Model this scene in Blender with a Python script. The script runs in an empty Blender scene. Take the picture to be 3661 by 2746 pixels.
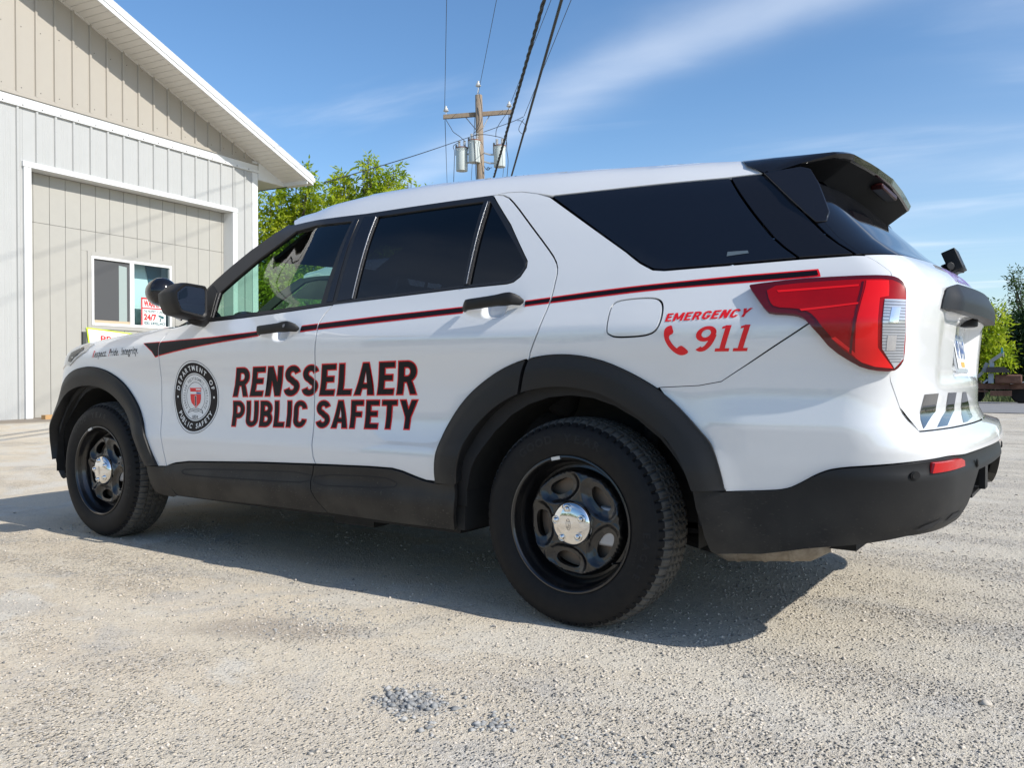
import bpy, math, random
import numpy as np
from mathutils import Vector, Matrix
from mathutils.geometry import delaunay_2d_cdt

CLOUD_ROT = 24; CLOUD_LOC = (0.3, 0.1, 0); CLOUD_AMT = .7; BAND_AMT = 1.1; SKY_SAT = 1.14; SUN_E = 4.6; EXPO = 0.22

sc = bpy.context.scene
COL = sc.collection
rnd = random.Random(7)
RS = np.random.RandomState(5)

# ---------------- camera ----------------
cd = bpy.data.cameras.new('camera'); cam = bpy.data.objects.new('camera', cd); COL.objects.link(cam)
cd.sensor_width = 36.0; cd.lens = 30.032; cd.clip_start = 0.05; cd.clip_end = 3000
yaw, pit, rol = math.radians(34.2231), math.radians(-0.7619), math.radians(-0.0231)
cam.rotation_mode = 'XYZ'
cam.matrix_world = Matrix.Translation((1.5494, -3.5987, 0.9178)) @ Matrix.Rotation(yaw, 4, 'Z') @ Matrix.Rotation(math.pi/2+pit, 4, 'X') @ Matrix.Rotation(rol, 4, 'Z')
sc.camera = cam

# ---------------- light ----------------
SUNV = Vector((1.33, 0.02, 1.0)).normalized()       # towards the sun
sun_el = math.asin(SUNV.z); sun_az = math.atan2(SUNV.x, SUNV.y)
W = bpy.data.worlds.new('World'); sc.world = W; W.use_nodes = True
nt = W.node_tree; nt.nodes.clear()
def WN(t, **k):
    n = nt.nodes.new(t)
    for a, b in k.items(): setattr(n, a, b)
    return n
wo = WN('ShaderNodeOutputWorld'); bg = WN('ShaderNodeBackground'); sky = WN('ShaderNodeTexSky')
sky.sky_type = 'NISHITA'; sky.sun_disc = False; sky.sun_elevation = sun_el; sky.sun_rotation = sun_az
sky.altitude = 60; sky.air_density = 1.0; sky.dust_density = 0.6; sky.ozone_density = 3.0
bg.inputs['Strength'].default_value = 0.15
tc = WN('ShaderNodeTexCoord'); sep = WN('ShaderNodeSeparateXYZ'); nt.links.new(tc.outputs['Generated'], sep.inputs[0])
def wm(op, a, b=None, c=None, clamp=False):
    n = WN('ShaderNodeMath', operation=op, use_clamp=clamp)
    for i, v in enumerate((a, b, c)):
        if v is None: continue
        if isinstance(v, (int, float)): n.inputs[i].default_value = v
        else: nt.links.new(v, n.inputs[i])
    return n.outputs[0]
zc = wm('MAXIMUM', sep.outputs[2], 0.04)
qx = wm('DIVIDE', sep.outputs[0], zc); qy = wm('DIVIDE', sep.outputs[1], zc)
cmb = WN('ShaderNodeCombineXYZ'); nt.links.new(qx, cmb.inputs[0]); nt.links.new(qy, cmb.inputs[1])
mp = WN('ShaderNodeMapping'); nt.links.new(cmb.outputs[0], mp.inputs[0])
mp.inputs['Rotation'].default_value = (0, 0, math.radians(CLOUD_ROT)); mp.inputs['Scale'].default_value = (0.26, 0.62, 1); mp.inputs['Location'].default_value = CLOUD_LOC
n1 = WN('ShaderNodeTexNoise'); n1.inputs['Scale'].default_value = 1.0; n1.inputs['Detail'].default_value = 9; n1.inputs['Roughness'].default_value = .55; n1.inputs['Distortion'].default_value = .9
nt.links.new(mp.outputs[0], n1.inputs['Vector'])
n2 = WN('ShaderNodeTexNoise'); n2.inputs['Scale'].default_value = .35; n2.inputs['Detail'].default_value = 4
nt.links.new(cmb.outputs[0], n2.inputs['Vector'])
r1 = WN('ShaderNodeMapRange', interpolation_type='SMOOTHSTEP'); nt.links.new(n1.outputs[0], r1.inputs[0]); r1.inputs[1].default_value = .46; r1.inputs[2].default_value = .78
r2 = WN('ShaderNodeMapRange', interpolation_type='SMOOTHSTEP'); nt.links.new(n2.outputs[0], r2.inputs[0]); r2.inputs[1].default_value = .40; r2.inputs[2].default_value = .62
sp2 = WN('ShaderNodeSeparateXYZ'); mp2 = WN('ShaderNodeMapping'); mp2.inputs['Rotation'].default_value = (0, 0, math.radians(CLOUD_ROT)); nt.links.new(cmb.outputs[0], mp2.inputs[0]); nt.links.new(mp2.outputs[0], sp2.inputs[0])
n3 = WN('ShaderNodeTexNoise'); n3.inputs['Scale'].default_value = 1.3; n3.inputs['Detail'].default_value = 5; nt.links.new(cmb.outputs[0], n3.inputs['Vector'])
yy = wm('ADD', sp2.outputs[1], wm('MULTIPLY', wm('SUBTRACT', n3.outputs[0], .5), .35))
band = wm('POWER', 2.718, wm('MULTIPLY', wm('POWER', wm('DIVIDE', wm('ABSOLUTE', wm('SUBTRACT', yy, 1.83)), .17), 2.), -1.))
band = wm('MULTIPLY', band, wm('MULTIPLY_ADD', n1.outputs[0], 1.5, -.32, clamp=True))
hz = WN('ShaderNodeMapRange', interpolation_type='SMOOTHSTEP'); nt.links.new(sp2.outputs[1], hz.inputs[0]); hz.inputs[1].default_value = 2.1; hz.inputs[2].default_value = 4.2; hz.inputs[4].default_value = .30
m = wm('ADD', wm('ADD', wm('MULTIPLY', r1.outputs[0], r2.outputs[0]), wm('MULTIPLY', band, BAND_AMT)), wm('MULTIPLY', hz.outputs[0], n1.outputs[0])); fade = WN('ShaderNodeMapRange'); nt.links.new(sep.outputs[2], fade.inputs[0]); fade.inputs[1].default_value = .0; fade.inputs[2].default_value = .12
m = wm('MULTIPLY', m, fade.outputs[0]); m = wm('MULTIPLY', m, CLOUD_AMT, clamp=True)
mix = WN('ShaderNodeMixRGB'); nt.links.new(m, mix.inputs[0]); 
hs = WN('ShaderNodeHueSaturation'); nt.links.new(sky.outputs[0], hs.inputs['Color']); hs.inputs['Saturation'].default_value = SKY_SAT; hs.inputs['Value'].default_value = 1.0
nt.links.new(hs.outputs[0], mix.inputs[1])
mix.inputs[2].default_value = (6.2, 6.6, 7.2, 1)
nt.links.new(mix.outputs[0], bg.inputs[0]); nt.links.new(bg.outputs[0], wo.inputs[0])
sd = bpy.data.lights.new('sun', 'SUN'); sun = bpy.data.objects.new('sun', sd); COL.objects.link(sun)
sd.energy = SUN_E; sd.angle = math.radians(.53); sd.color = (1, .95, .87)
sun.rotation_euler = SUNV.to_track_quat('Z', 'Y').to_euler(); sun.location = (20, 0, 25)
sc.view_settings.view_transform = 'Standard'; sc.view_settings.look = 'None'; sc.view_settings.gamma = 1; sc.view_settings.exposure = EXPO
sc.view_settings.use_curve_mapping = False
try:
    sc.cycles.max_bounces = 8; sc.cycles.transparent_max_bounces = 16; sc.cycles.caustics_reflective = False; sc.cycles.caustics_refractive = False
    sc.cycles.use_denoising = True
except Exception: pass

def pch(xs,ys):
    xs=np.array(xs,float);ys=np.array(ys,float);h=np.diff(xs);d=np.diff(ys)/h
    m=np.zeros(len(xs));m[0]=d[0];m[-1]=d[-1]
    for i in range(1,len(xs)-1):
        if d[i-1]*d[i]>0:
            w1=2*h[i]+h[i-1];w2=h[i]+2*h[i-1];m[i]=(w1+w2)/(w1/d[i-1]+w2/d[i])
    def f(x):
        x=np.clip(np.asarray(x,float),xs[0],xs[-1]);i=np.clip(np.searchsorted(xs,x,side='right')-1,0,len(xs)-2)
        t=(x-xs[i])/h[i]
        return ys[i]*(1+2*t)*(1-t)**2+h[i]*m[i]*t*(1-t)**2+ys[i+1]*t*t*(3-2*t)+h[i]*m[i+1]*t*t*(t-1)
    return f
def sst(a,b,x):
    t=np.clip((np.asarray(x,float)-a)/(b-a),0,1);return t*t*(3-2*t)
HW=pch([.10,.20,.27,.33,.40,.46,.53,.59,.615,.66,.75,.85,.94,1.02,1.06,1.10,1.15,1.2,1.27,1.35,1.45,1.55,1.62,1.68,1.71,1.735,1.75],
       [.80,.88,.935,.965,.978,.982,.989,.991,.987,.976,.966,.967,.979,.993,.994,.984,.965,.945,.92,.888,.843,.79,.747,.695,.655,.60,.52])
TX=pch([-3.4,-2.8,-2.0,-1.0,-.3,.2,.6,.9,1.2],[.985,.996,.999,1.,1.,.995,.971,.943,.91])
HR=pch([.10,.20,.27,.33,.40,.46,.55,.62,.70,.755,.79,.86,.94,1.02,1.06,1.10,1.15],[.80,.88,.935,.962,.974,.978,.982,.987,.992,.995,.990,.983,.985,.994,.994,.984,.965])
DROP=pch([-2.6,-2.0,-1.75,-1.6,-1.45,-1.25,-1.0,-.3,.15,.7,1.0],[-.05,-.04,-.02,.0,.022,.032,.033,.004,-.03,-.068,-.085])
XR=pch([.15,.27,.336,.40,.475,.55,.62,.683,.74,.80,.95,1.1,1.157,1.2,1.246,1.29,1.332,1.406,1.5,1.6,1.7],
       [.97,1.06,1.13,1.185,1.22,1.235,1.24,1.24,1.20,1.176,1.183,1.196,1.198,1.192,1.165,1.112,1.05,.97,.875,.78,.69])
RC=pch([.3,.6,.75,.95,1.2,1.35,1.6],[.30,.26,.20,.16,.15,.14,.12])
ZF=pch([-3.95,-3.7,-3.4,-3.0,-2.6,-2.2],[.99,1.035,1.085,1.128,1.165,1.20])
FS=pch([.3,.6,.75,.93,1.03,1.15],[0,0,.06,.16,.24,.4])
A=.12; U1=.80; U2=1.15; U3=1.95
FX=-3.15; FU=-4.65
def S(x,z):
    zz=z-DROP(x)*sst(1.2,1.6,z)
    q=sst(.35,.65,x)*(z<1.15); hh=HW(zz)*(1-q)+HR(zz)*q
    h=hh*(TX(x)-.03*sst(.2,1.1,x)*sst(1.1,1.4,z))
    for cx in (0.,-3.025):
        rr=np.hypot(x-cx,z-.372); h=h+.014*np.exp(-((rr-.52)/.075)**2)*sst(.25,.5,z)
    k=sst(-2.15,-2.45,x)*sst(1.2,1.1,z) if False else sst(-2.15,-2.45,x)
    t=np.clip((z-(ZF(x)-.13))/.13,0,1)
    return h-k*.15*(1-np.sqrt(np.maximum(1-t*t,0)))
def P(u,z):
    u=np.asarray(u,float);z=np.asarray(z,float);u,z=np.broadcast_arrays(u,z)
    xr=XR(z);r=RC(z)
    s0=HW(z-DROP(.9)*sst(1.2,1.6,z))*(.943-.03*sst(1.1,1.4,z)); yb=s0-r; xc=xr-A*yb*yb-r
    x=np.where(u<.2,u,u+(xc-U1)*sst(.2,U1,u)*1.0); x=np.where(u>U1,xc,x); x=np.maximum(x,FX)
    sy=S(x,z)
    # rear corner
    t=np.clip((u-U1)/(U2-U1),0,1)
    sc=S(xc,z); dS=(S(xc,z)-S(xc-.02,z))/.02
    yb=sc-r; xe=xr-A*yb*yb
    cy=sc+dS*r*.9; cx=xe-2*A*yb*(cy-yb)
    bx=(1-t)**2*xc+2*t*(1-t)*cx+t*t*xe; by=(1-t)**2*sc+2*t*(1-t)*cy+t*t*yb
    v=np.clip((u-U2)/(U3-U2),0,1); ry=yb*(1-v); rx=xr-A*ry*ry
    X=np.where(u<=U1,x,np.where(u<=U2,bx,rx)); Y=np.where(u<=U1,sy,np.where(u<=U2,by,ry))
    # front
    t=np.clip((FX-u)/(FX-FU),0,1); sf=S(FX,z); sh=FS(z); xn=-3.92+sh+.06*sst(.5,.3,z)
    fx=(1-t)**3*FX+3*(1-t)**2*t*(-3.76+sh)+3*(1-t)*t*t*(xn+.02)+t**3*xn
    fy=(1-t)**3*sf+3*(1-t)**2*t*(sf*.99)+3*(1-t)*t*t*(sf*.84)
    X=np.where(u<FX,fx,X);Y=np.where(u<FX,fy,Y)
    return np.stack([X,-Y,z],-1)
def N(u,z,h=2e-3):
    a=P(u+h,z)-P(u-h,z);b=P(u,z+h)-P(u,z-h);n=np.cross(a,b)
    return n/np.maximum(np.linalg.norm(n,axis=-1,keepdims=True),1e-9)
TR = {
'taillight': [(0.5375,1.1844),(0.5429,1.1898),(0.639,1.2002),(0.7456,1.2016),(0.8806,1.1989),(0.929,1.193),(0.9603,1.1766),(0.9726,1.1603),(0.9842,1.1228),(1.0084,1.0338),(1.0107,0.9609),(0.9887,0.9347),(0.9591,0.9216),(0.8806,0.9242),(0.8167,0.9401),(0.7483,0.9882),(0.7094,1.0368),(0.6809,1.0725),(0.6625,1.0869),(0.6416,1.0932),(0.5941,1.0982),(0.5804,1.1129),(0.5545,1.1542)],
'whitelens': [(0.861,1.1285),(0.9795,1.1297),(1.0041,1.0442),(1.0069,0.9583),(0.9587,0.9252),(0.8852,0.992)],
'redband': [(0.7711,1.1777),(0.8809,1.1796),(0.893,1.1334),(0.8555,1.1296),(0.8803,0.9895),(0.9521,0.9242),(0.8801,0.9284),(0.8229,0.9427),(0.8021,0.9559)],
'quarterglass': [(-0.1946,1.6048),(0.6335,1.5972),(0.6696,1.281),(0.4916,1.274),(0.3281,1.2689),(0.2961,1.2733),(0.2524,1.299),(0.1914,1.3427)],
'dpillar': [(0.6436,1.5994),(0.7961,1.6013),(0.8307,1.2828),(0.6743,1.2819)],
'roofrear': [(0.7323,1.7177),(0.7961,1.6013)],
'stripe_up': [(0.6961,1.2399),(0.5164,1.2323),(0.3311,1.2207),(0.0885,1.2058),(-0.1666,1.1909)],
'stripe_lo': [(0.6941,1.2148),(0.5147,1.2055),(0.3335,1.1971),(0.0938,1.1812),(-0.1595,1.1638)],
'stripe3_up': [(-0.1943,1.1845),(-0.4741,1.1751),(-0.8756,1.1564),(-1.2712,1.1344),(-1.3748,1.1275)],
'stripe3_lo': [(-0.1935,1.1614),(-0.4659,1.1482),(-0.8648,1.1272),(-1.2596,1.1056),(-1.3681,1.0978)],
'stripe2_up': [(-1.643,1.1124),(-1.9868,1.0923),(-2.3994,1.0781),(-2.5624,1.0728)],
'stripe2_lo': [(-1.6363,1.0874),(-1.9768,1.0566),(-2.1572,1.0383),(-2.2831,1.0227),(-2.4083,1.0051),(-2.4541,0.9962),(-2.4787,1.0255),(-2.5254,1.0537)],
'fueldoor': [(0.1678,1.0593),(0.1665,1.0962),(0.1704,1.1459),(0.1871,1.1639),(0.2372,1.1708),(0.3027,1.1714),(0.3286,1.1626),(0.3394,1.1377),(0.3405,1.0956),(0.332,1.0603),(0.3125,1.0445),(0.2759,1.0384),(0.198,1.0373),(0.1712,1.0501)],
'fdglass': [(-1.8052,1.3158),(-1.6527,1.6061),(-1.4971,1.6193),(-1.2544,1.6131),(-1.2858,1.2288),(-2.0614,1.199)],
'fdglassW': [(-2.0342,1.1888),(-2.043,1.3172),(-1.8589,1.4701),(-1.7957,1.511)],
'fdglassbot': [(-2.0342,1.1888),(-1.2863,1.225)],
'bpillar': [(-1.2526,1.6182),(-1.1838,1.6385),(-1.183,1.2328),(-1.2853,1.2274)],
'rdglass': [(-1.0957,1.6156),(-0.517,1.6201),(-0.4977,1.2604),(-1.0877,1.2361)],
'qtrglass': [(-0.486,1.6143),(-0.4115,1.5375),(-0.2893,1.4049),(-0.2337,1.3426),(-0.2244,1.321),(-0.2382,1.2951),(-0.2669,1.2733),(-0.2932,1.2672),(-0.4735,1.262)],
'blacktrim': [(-0.4933,1.6446),(-0.4819,1.6368),(-0.3473,1.4984),(-0.2224,1.3388),(-0.2194,1.3146),(-0.2378,1.2803),(-0.2639,1.2613),(-0.2905,1.2564),(-0.499,1.2512),(-1.1783,1.219)],
'blackbelt_f': [(-1.2056,1.2161),(-1.5599,1.194),(-1.8048,1.1803),(-2.0692,1.1701)],
'blacktop': [(-1.7031,1.644),(-1.5342,1.6482),(-1.1843,1.6394),(-0.8049,1.6425),(-0.4933,1.6446)],
'apillar_in': [(-2.1205,1.2939),(-2.0913,1.3383),(-2.0071,1.421),(-1.9167,1.4866),(-1.8709,1.5179)],
'apillar_out': [(-2.1598,1.333),(-2.1171,1.377),(-2.0402,1.4468),(-1.9469,1.5248)],
'apil_up': [(-1.8,1.6193),(-1.7591,1.6487),(-1.6906,1.644)],
'rdcut': [(-0.4926,1.6502),(-0.4154,1.6355),(-0.3499,1.5834),(-0.2648,1.5027),(-0.1501,1.393),(-0.0952,1.335),(-0.0749,1.2928),(-0.0768,1.2298),(-0.0816,1.1677),(-0.1107,1.0626),(-0.1453,0.9919),(-0.1549,0.9589)],
'arcline': [(-0.4926,1.6502),(-0.4227,1.6499),(-0.3482,1.6445),(-0.2694,1.6261),(-0.1978,1.6018)],
'rdcut2': [(-0.1401,1.0014),(-0.158,0.9566),(-0.1764,0.9113),(-0.1886,0.8429)],
'fdcut': [(-1.2068,1.2203),(-1.2501,1.1745),(-1.2663,1.1342),(-1.2377,1.053),(-1.277,0.9875),(-1.3082,0.8403)],
'fdcut2': [(-1.3076,0.8401),(-1.2931,0.7866),(-1.2941,0.6795),(-1.2903,0.6003),(-1.2859,0.5471),(-1.2643,0.5148),(-1.2734,0.4805),(-1.2878,0.4525),(-1.2797,0.4059),(-1.25,0.3539),(-1.2144,0.3156)],
'fendcut': [(-2.4237,1.1488),(-2.3895,1.0826),(-2.4182,1.0363),(-2.4312,0.9038),(-2.4498,0.7464),(-2.3883,0.554),(-2.3712,0.4374)],
'fendcut2': [(-2.3711,0.438),(-2.3702,0.3925),(-2.3506,0.3463),(-2.3176,0.3085)],
'fdbot': [(-2.4428,0.434),(-2.3711,0.438),(-2.2921,0.4599),(-2.1769,0.4745),(-1.6549,0.5017),(-1.264,0.5175)],
'rdbot': [(-1.2653,0.5161),(-0.9407,0.526),(-0.8117,0.5264),(-0.69,0.5004),(-0.5849,0.4841)],
'rockerbot': [(-2.5153,0.3995),(-2.5137,0.3508),(-2.4989,0.2935),(-2.33,0.2925),(-1.6933,0.3075),(-1.2149,0.3048)],
'rockerbot2': [(-1.2136,0.307),(-0.8433,0.3042),(-0.5135,0.3057)],
'rockerend': [(-0.6766,0.4822),(-0.4821,0.4907),(-0.4812,0.4385),(-0.4873,0.3891),(-0.5109,0.3183)],
'inset': [(-2.214,0.4185),(-2.2167,0.4299),(-2.1808,0.4421),(-1.7694,0.4623),(-1.2845,0.4832),(-1.2892,0.4322),(-1.5581,0.4232),(-1.886,0.4144),(-2.1839,0.409)],
'inset2': [(-1.2703,0.4767),(-0.8659,0.4921),(-0.7963,0.4777),(-0.7826,0.4634),(-0.8063,0.4464),(-1.0023,0.4354),(-1.2746,0.4251)],
'farch_o': [(-3.64,0.405),(-3.6525,0.5026),(-3.6794,0.624),(-3.64,0.75),(-3.5013,0.86),(-3.3019,0.9135),(-3.1371,0.9391),(-3.0063,0.9413),(-2.8883,0.9219),(-2.7812,0.8809),(-2.6843,0.8085),(-2.6113,0.7214),(-2.5033,0.6064),(-2.4423,0.4395)],
'farch_i': [(-3.6525,0.4006),(-3.5891,0.5056),(-3.5149,0.6172),(-3.5394,0.7063),(-3.392,0.781),(-3.2257,0.8314),(-3.0893,0.8507),(-2.9662,0.8424),(-2.8478,0.8063),(-2.7467,0.7506),(-2.6633,0.6719),(-2.575,0.5881),(-2.5396,0.5102),(-2.5157,0.438)],
'rarch_o': [(-0.5855,0.4872),(-0.5607,0.606),(-0.5271,0.7308),(-0.4576,0.822),(-0.3521,0.8944),(-0.2487,0.9376),(-0.1513,0.9617),(-0.0146,0.9757),(0.0915,0.9702),(0.1916,0.942),(0.2799,0.9027),(0.3408,0.8615),(0.3974,0.7951),(0.4418,0.7277),(0.4715,0.6667),(0.5017,0.6),(0.5209,0.5412)],
'rarch_i': [(-0.4741,0.4912),(-0.4474,0.5856),(-0.4169,0.6741),(-0.3637,0.7431),(-0.2897,0.7985),(-0.1863,0.8429),(-0.0943,0.8633),(0.0158,0.8656),(0.1215,0.853),(0.2227,0.821),(0.2983,0.7688),(0.3482,0.7059),(0.3919,0.6447),(0.4211,0.5952),(0.4426,0.5358)],
'bumptop': [(0.5222,0.5384),(0.6669,0.5568),(0.6995,0.5734),(0.7427,0.6143),(0.7802,0.6322),(0.889,0.6462),(1.0602,0.6612),(1.3306,0.6625),(1.5962,0.6631)],
'bumpbot': [(0.5361,0.3329),(0.6826,0.347),(0.8338,0.3922),(0.9283,0.4174),(0.9936,0.4317),(1.1067,0.4347),(1.2823,0.4525),(1.3765,0.4908),(1.7593,0.519)],
'bumpfront': [(0.4427,0.534),(0.4563,0.4754),(0.4915,0.3891),(0.5264,0.3424),(0.5495,0.3319)],
'lidcut': [(0.8693,1.2758),(0.897,1.244),(0.9193,1.2207),(0.9175,1.1995)],
'lidcut2': [(0.9632,0.9209),(0.9749,0.8909)],
'qcrease': [(0.4728,0.7309),(0.6924,0.7635),(0.9936,0.7839)],
'backglass': [(0.8457,1.2824),(1.0078,1.2821),(1.2231,1.2824),(1.685,1.305)],
'backglass_l': [(0.8457,1.2824),(0.8909,1.3955),(0.8117,1.6012)],
'chev': [(1.2041,0.8499),(1.3503,0.8508),(1.3123,0.7933),(1.1212,0.7343),(1.1507,0.786),(1.4695,0.8509),(1.5944,0.8497),(1.5515,0.7878),(1.365,0.7368),(1.2481,0.7353),(1.436,0.7916),(1.704,0.8492),(1.776,0.8489),(1.8906,0.8013),(1.6772,0.7349),(1.4613,0.7342),(1.6731,0.7839)],
'platetop': [(1.4499,1.0588),(1.595,1.0528),(1.7702,0.9227),(1.6057,0.9317)],
'handletrim': [(1.2865,1.1272),(1.3324,1.1846),(1.3905,1.1999),(1.8174,1.1969),(1.8892,1.1818),(1.8842,1.1173),(1.6788,1.1189)],
'shelf': [(1.1116,0.7307),(1.6838,0.7323)],
'cornerline': [(0.891,0.8609),(0.9977,0.7826)],
'seal': [(-2.1422,0.7972),(-2.1033,0.9785),(-2.1119,0.6169),(-2.329,0.7922),(-1.9644,0.8013)],
'R1': [(-1.8587,0.8029),(-1.8136,0.9408),(-0.6834,0.9666),(-0.7092,0.8299)],
'R2': [(-1.8574,0.6614),(-1.8561,0.782),(-0.699,0.8076),(-0.7477,0.6883)],
'em': [(0.349,1.086),(0.3491,1.1166),(0.5525,1.1221),(0.5435,1.0917)],
'n911': [(0.4254,0.9868),(0.434,1.0688),(0.554,1.0688),(0.5523,0.9833)],
'phone': [(0.3701,1.0742),(0.3729,1.0623),(0.3756,1.0523),(0.3732,1.0449),(0.3644,1.0402),(0.3641,1.0302),(0.3705,1.0151),(0.3801,1.0012),(0.3849,0.9974),(0.3889,1.0035),(0.3957,1.0064),(0.4013,1.002),(0.4127,0.9883),(0.4111,0.9809),(0.4004,0.9744),(0.3889,0.975),(0.3756,0.9852),(0.3624,1.0028),(0.3536,1.023),(0.3505,1.0381),(0.3504,1.0531),(0.3532,1.063),(0.3597,1.0703)],
'resp': [(-3.086,1.0002),(-3.0814,1.0427),(-2.6017,1.0511),(-2.6093,1.0137)],
'fhandle': [(-1.6397,1.101),(-1.631,1.1173),(-1.5757,1.124),(-1.3916,1.1365),(-1.3753,1.1259),(-1.3708,1.0998),(-1.3846,1.0902),(-1.4299,1.0873),(-1.5126,1.0874),(-1.5544,1.0864),(-1.569,1.0766),(-1.6121,1.0776)],
'frecess': [(-1.5445,1.1478),(-1.4683,1.1513),(-1.4489,1.1242),(-1.4417,1.0796),(-1.4586,1.064),(-1.5239,1.0582),(-1.5528,1.0823)],
'rhandle': [(-0.4681,1.1676),(-0.455,1.1851),(-0.3457,1.1948),(-0.2148,1.1982),(-0.1971,1.1875),(-0.1917,1.167),(-0.2035,1.156),(-0.2981,1.1514),(-0.387,1.1403),(-0.4417,1.1413),(-0.4628,1.1553)],
'rrecess': [(-0.3881,1.2059),(-0.3686,1.2138),(-0.2943,1.2141),(-0.2742,1.203),(-0.2639,1.1529),(-0.2977,1.1252),(-0.3461,1.1223),(-0.3761,1.1399)],
'reflector': [(1.0397,0.6204),(1.0549,0.6553),(1.2601,0.6524),(1.3027,0.641),(1.2959,0.6217)],
'sensor': [(0.9882,0.6154),(1.4901,0.6181)],
'fins': [(1.006,0.4502),(1.0265,0.4645),(1.0971,0.482),(1.0573,0.455),(1.113,0.4699),(1.1495,0.4799),(1.2834,0.4796),(1.1766,0.4672)],
'headlight': [(-3.3833,0.9588),(-3.2612,1.0161),(-3.1372,1.057),(-3.1003,1.075),(-3.1234,1.0148),(-3.3336,0.9718)],
'sticker': [(0.5018,1.3005),(0.5111,1.3159),(0.5664,1.3161),(0.5632,1.3066)],
'bumpcut': [(0.4386,0.8738),(0.3404,0.8666),(0.4955,0.8878),(0.6777,1.0583)],
'fin': [(0.7973,1.5707),(1.0111,1.5981),(1.195,1.625),(1.1625,1.5625),(0.9528,1.459),(0.9192,1.4149),(0.8935,1.3956),(0.8544,1.3721),(0.8234,1.466)],
}
# ---------------- materials ----------------
MATS = {}
def mat(name, col=(.5,.5,.5), rough=.5, metal=0., coat=0., spec=.5, noise=None, bump=None, emit=None, alpha=None, coatr=.03):
    if name in MATS: return MATS[name]
    m = bpy.data.materials.new(name); m.use_nodes = True; t = m.node_tree; b = t.nodes['Principled BSDF']; b.inputs['Coat IOR'].default_value = 1.6
    b.inputs['Base Color'].default_value = (*col, 1); b.inputs['Roughness'].default_value = rough; b.inputs['Metallic'].default_value = metal
    b.inputs['Coat Weight'].default_value = coat; b.inputs['Coat Roughness'].default_value = coatr; b.inputs['Specular IOR Level'].default_value = spec
    if noise:      # (scale, amount, second colour)
        tcn = t.nodes.new('ShaderNodeTexCoord'); n = t.nodes.new('ShaderNodeTexNoise'); n.inputs['Scale'].default_value = noise[0]; n.inputs['Detail'].default_value = 8; n.inputs['Roughness'].default_value = .65
        t.links.new(tcn.outputs['Object'], n.inputs['Vector'])
        r = t.nodes.new('ShaderNodeMapRange'); r.inputs[1].default_value = .35; r.inputs[2].default_value = .7; r.inputs[4].default_value = noise[1]
        t.links.new(n.outputs[0], r.inputs[0]); x = t.nodes.new('ShaderNodeMixRGB'); x.inputs[1].default_value = (*col, 1); x.inputs[2].default_value = (*noise[2], 1)
        t.links.new(r.outputs[0], x.inputs[0]); t.links.new(x.outputs[0], b.inputs['Base Color'])
    if bump:       # (scale, strength, distance)
        tcn = t.nodes.new('ShaderNodeTexCoord'); n = t.nodes.new('ShaderNodeTexNoise'); n.inputs['Scale'].default_value = bump[0]; n.inputs['Detail'].default_value = 5
        t.links.new(tcn.outputs['Object'], n.inputs['Vector']); bp = t.nodes.new('ShaderNodeBump'); bp.inputs['Strength'].default_value = bump[1]; bp.inputs['Distance'].default_value = bump[2]
        t.links.new(n.outputs[0], bp.inputs['Height']); t.links.new(bp.outputs[0], b.inputs['Normal'])
    if emit: b.inputs['Emission Color'].default_value = (*emit[:3], 1); b.inputs['Emission Strength'].default_value = emit[3]
    MATS[name] = m; return m
def glassmat(name, tint, ior=1.5, rough=0., boost=1.0):
    m = bpy.data.materials.new(name); m.use_nodes = True; t = m.node_tree; t.nodes.clear()
    o = t.nodes.new('ShaderNodeOutputMaterial'); x = t.nodes.new('ShaderNodeMixShader'); tr = t.nodes.new('ShaderNodeBsdfTransparent'); gl = t.nodes.new('ShaderNodeBsdfGlossy')
    f = t.nodes.new('ShaderNodeFresnel'); f.inputs[0].default_value = ior
    tr.inputs[0].default_value = (*tint, 1); gl.inputs['Roughness'].default_value = rough; gl.inputs['Color'].default_value = (boost, boost, boost, 1)
    t.links.new(f.outputs[0], x.inputs[0]); t.links.new(tr.outputs[0], x.inputs[1]); t.links.new(gl.outputs[0], x.inputs[2]); t.links.new(x.outputs[0], o.inputs[0])
    MATS[name] = m; return m
WHITE = mat('white_paint', (.70,.71,.715), .32, coat=1.0, spec=.5, coatr=.015)
WHITE.node_tree.nodes['Principled BSDF'].inputs['Coat IOR'].default_value = 1.85
BLK = mat('black_plastic', (.010,.010,.011), .48, spec=.32, noise=(9,.5,(.014,.014,.014)), bump=(900,.25,.0006))
TRIM = mat('window_trim_black', (.012,.012,.013), .30, spec=.5)
GLOSSB = mat('gloss_black', (.008,.008,.010), .06, spec=.5)
GAP = mat('seam_shadow_black', (.01,.01,.011), .8)
WELL = mat('wheel_well_liner', (.012,.012,.012), .85, noise=(14,.5,(.03,.028,.025)))
CHROME = mat('chrome', (.75,.74,.72), .06, metal=1)
DECR = mat('red_vinyl', (.78,.008,.014), .35, coat=.2, spec=.3)
DECB = mat('black_vinyl', (.006,.005,.008), .42, coat=.05, spec=.15)
DECW = mat('white_vinyl', (.74,.75,.75), .35, coat=.5)
DECY = mat('blue_vinyl', (.04,.09,.28), .35)
DARKG = glassmat('privacy_glass', (.028,.03,.045), 1.5)
FRONTG = glassmat('green_tinted_glass', (.62,.82,.74), 1.5)
RUB = mat('tyre_rubber', (.010,.010,.011), .60, noise=(30,.6,(.018,.017,.016)), bump=(260,.3,.0006), spec=.18)
TREADM = mat('dusty_sunlit_tread_rubber', (.07,.067,.062), .85, noise=(40,.8,(.13,.122,.11)), spec=.3)  # dusty tread, its colour lightened further to look sunlit
RIMB = mat('black_wheel_paint', (.007,.007,.008), .28, coat=.55, spec=.4, coatr=.12)
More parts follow.
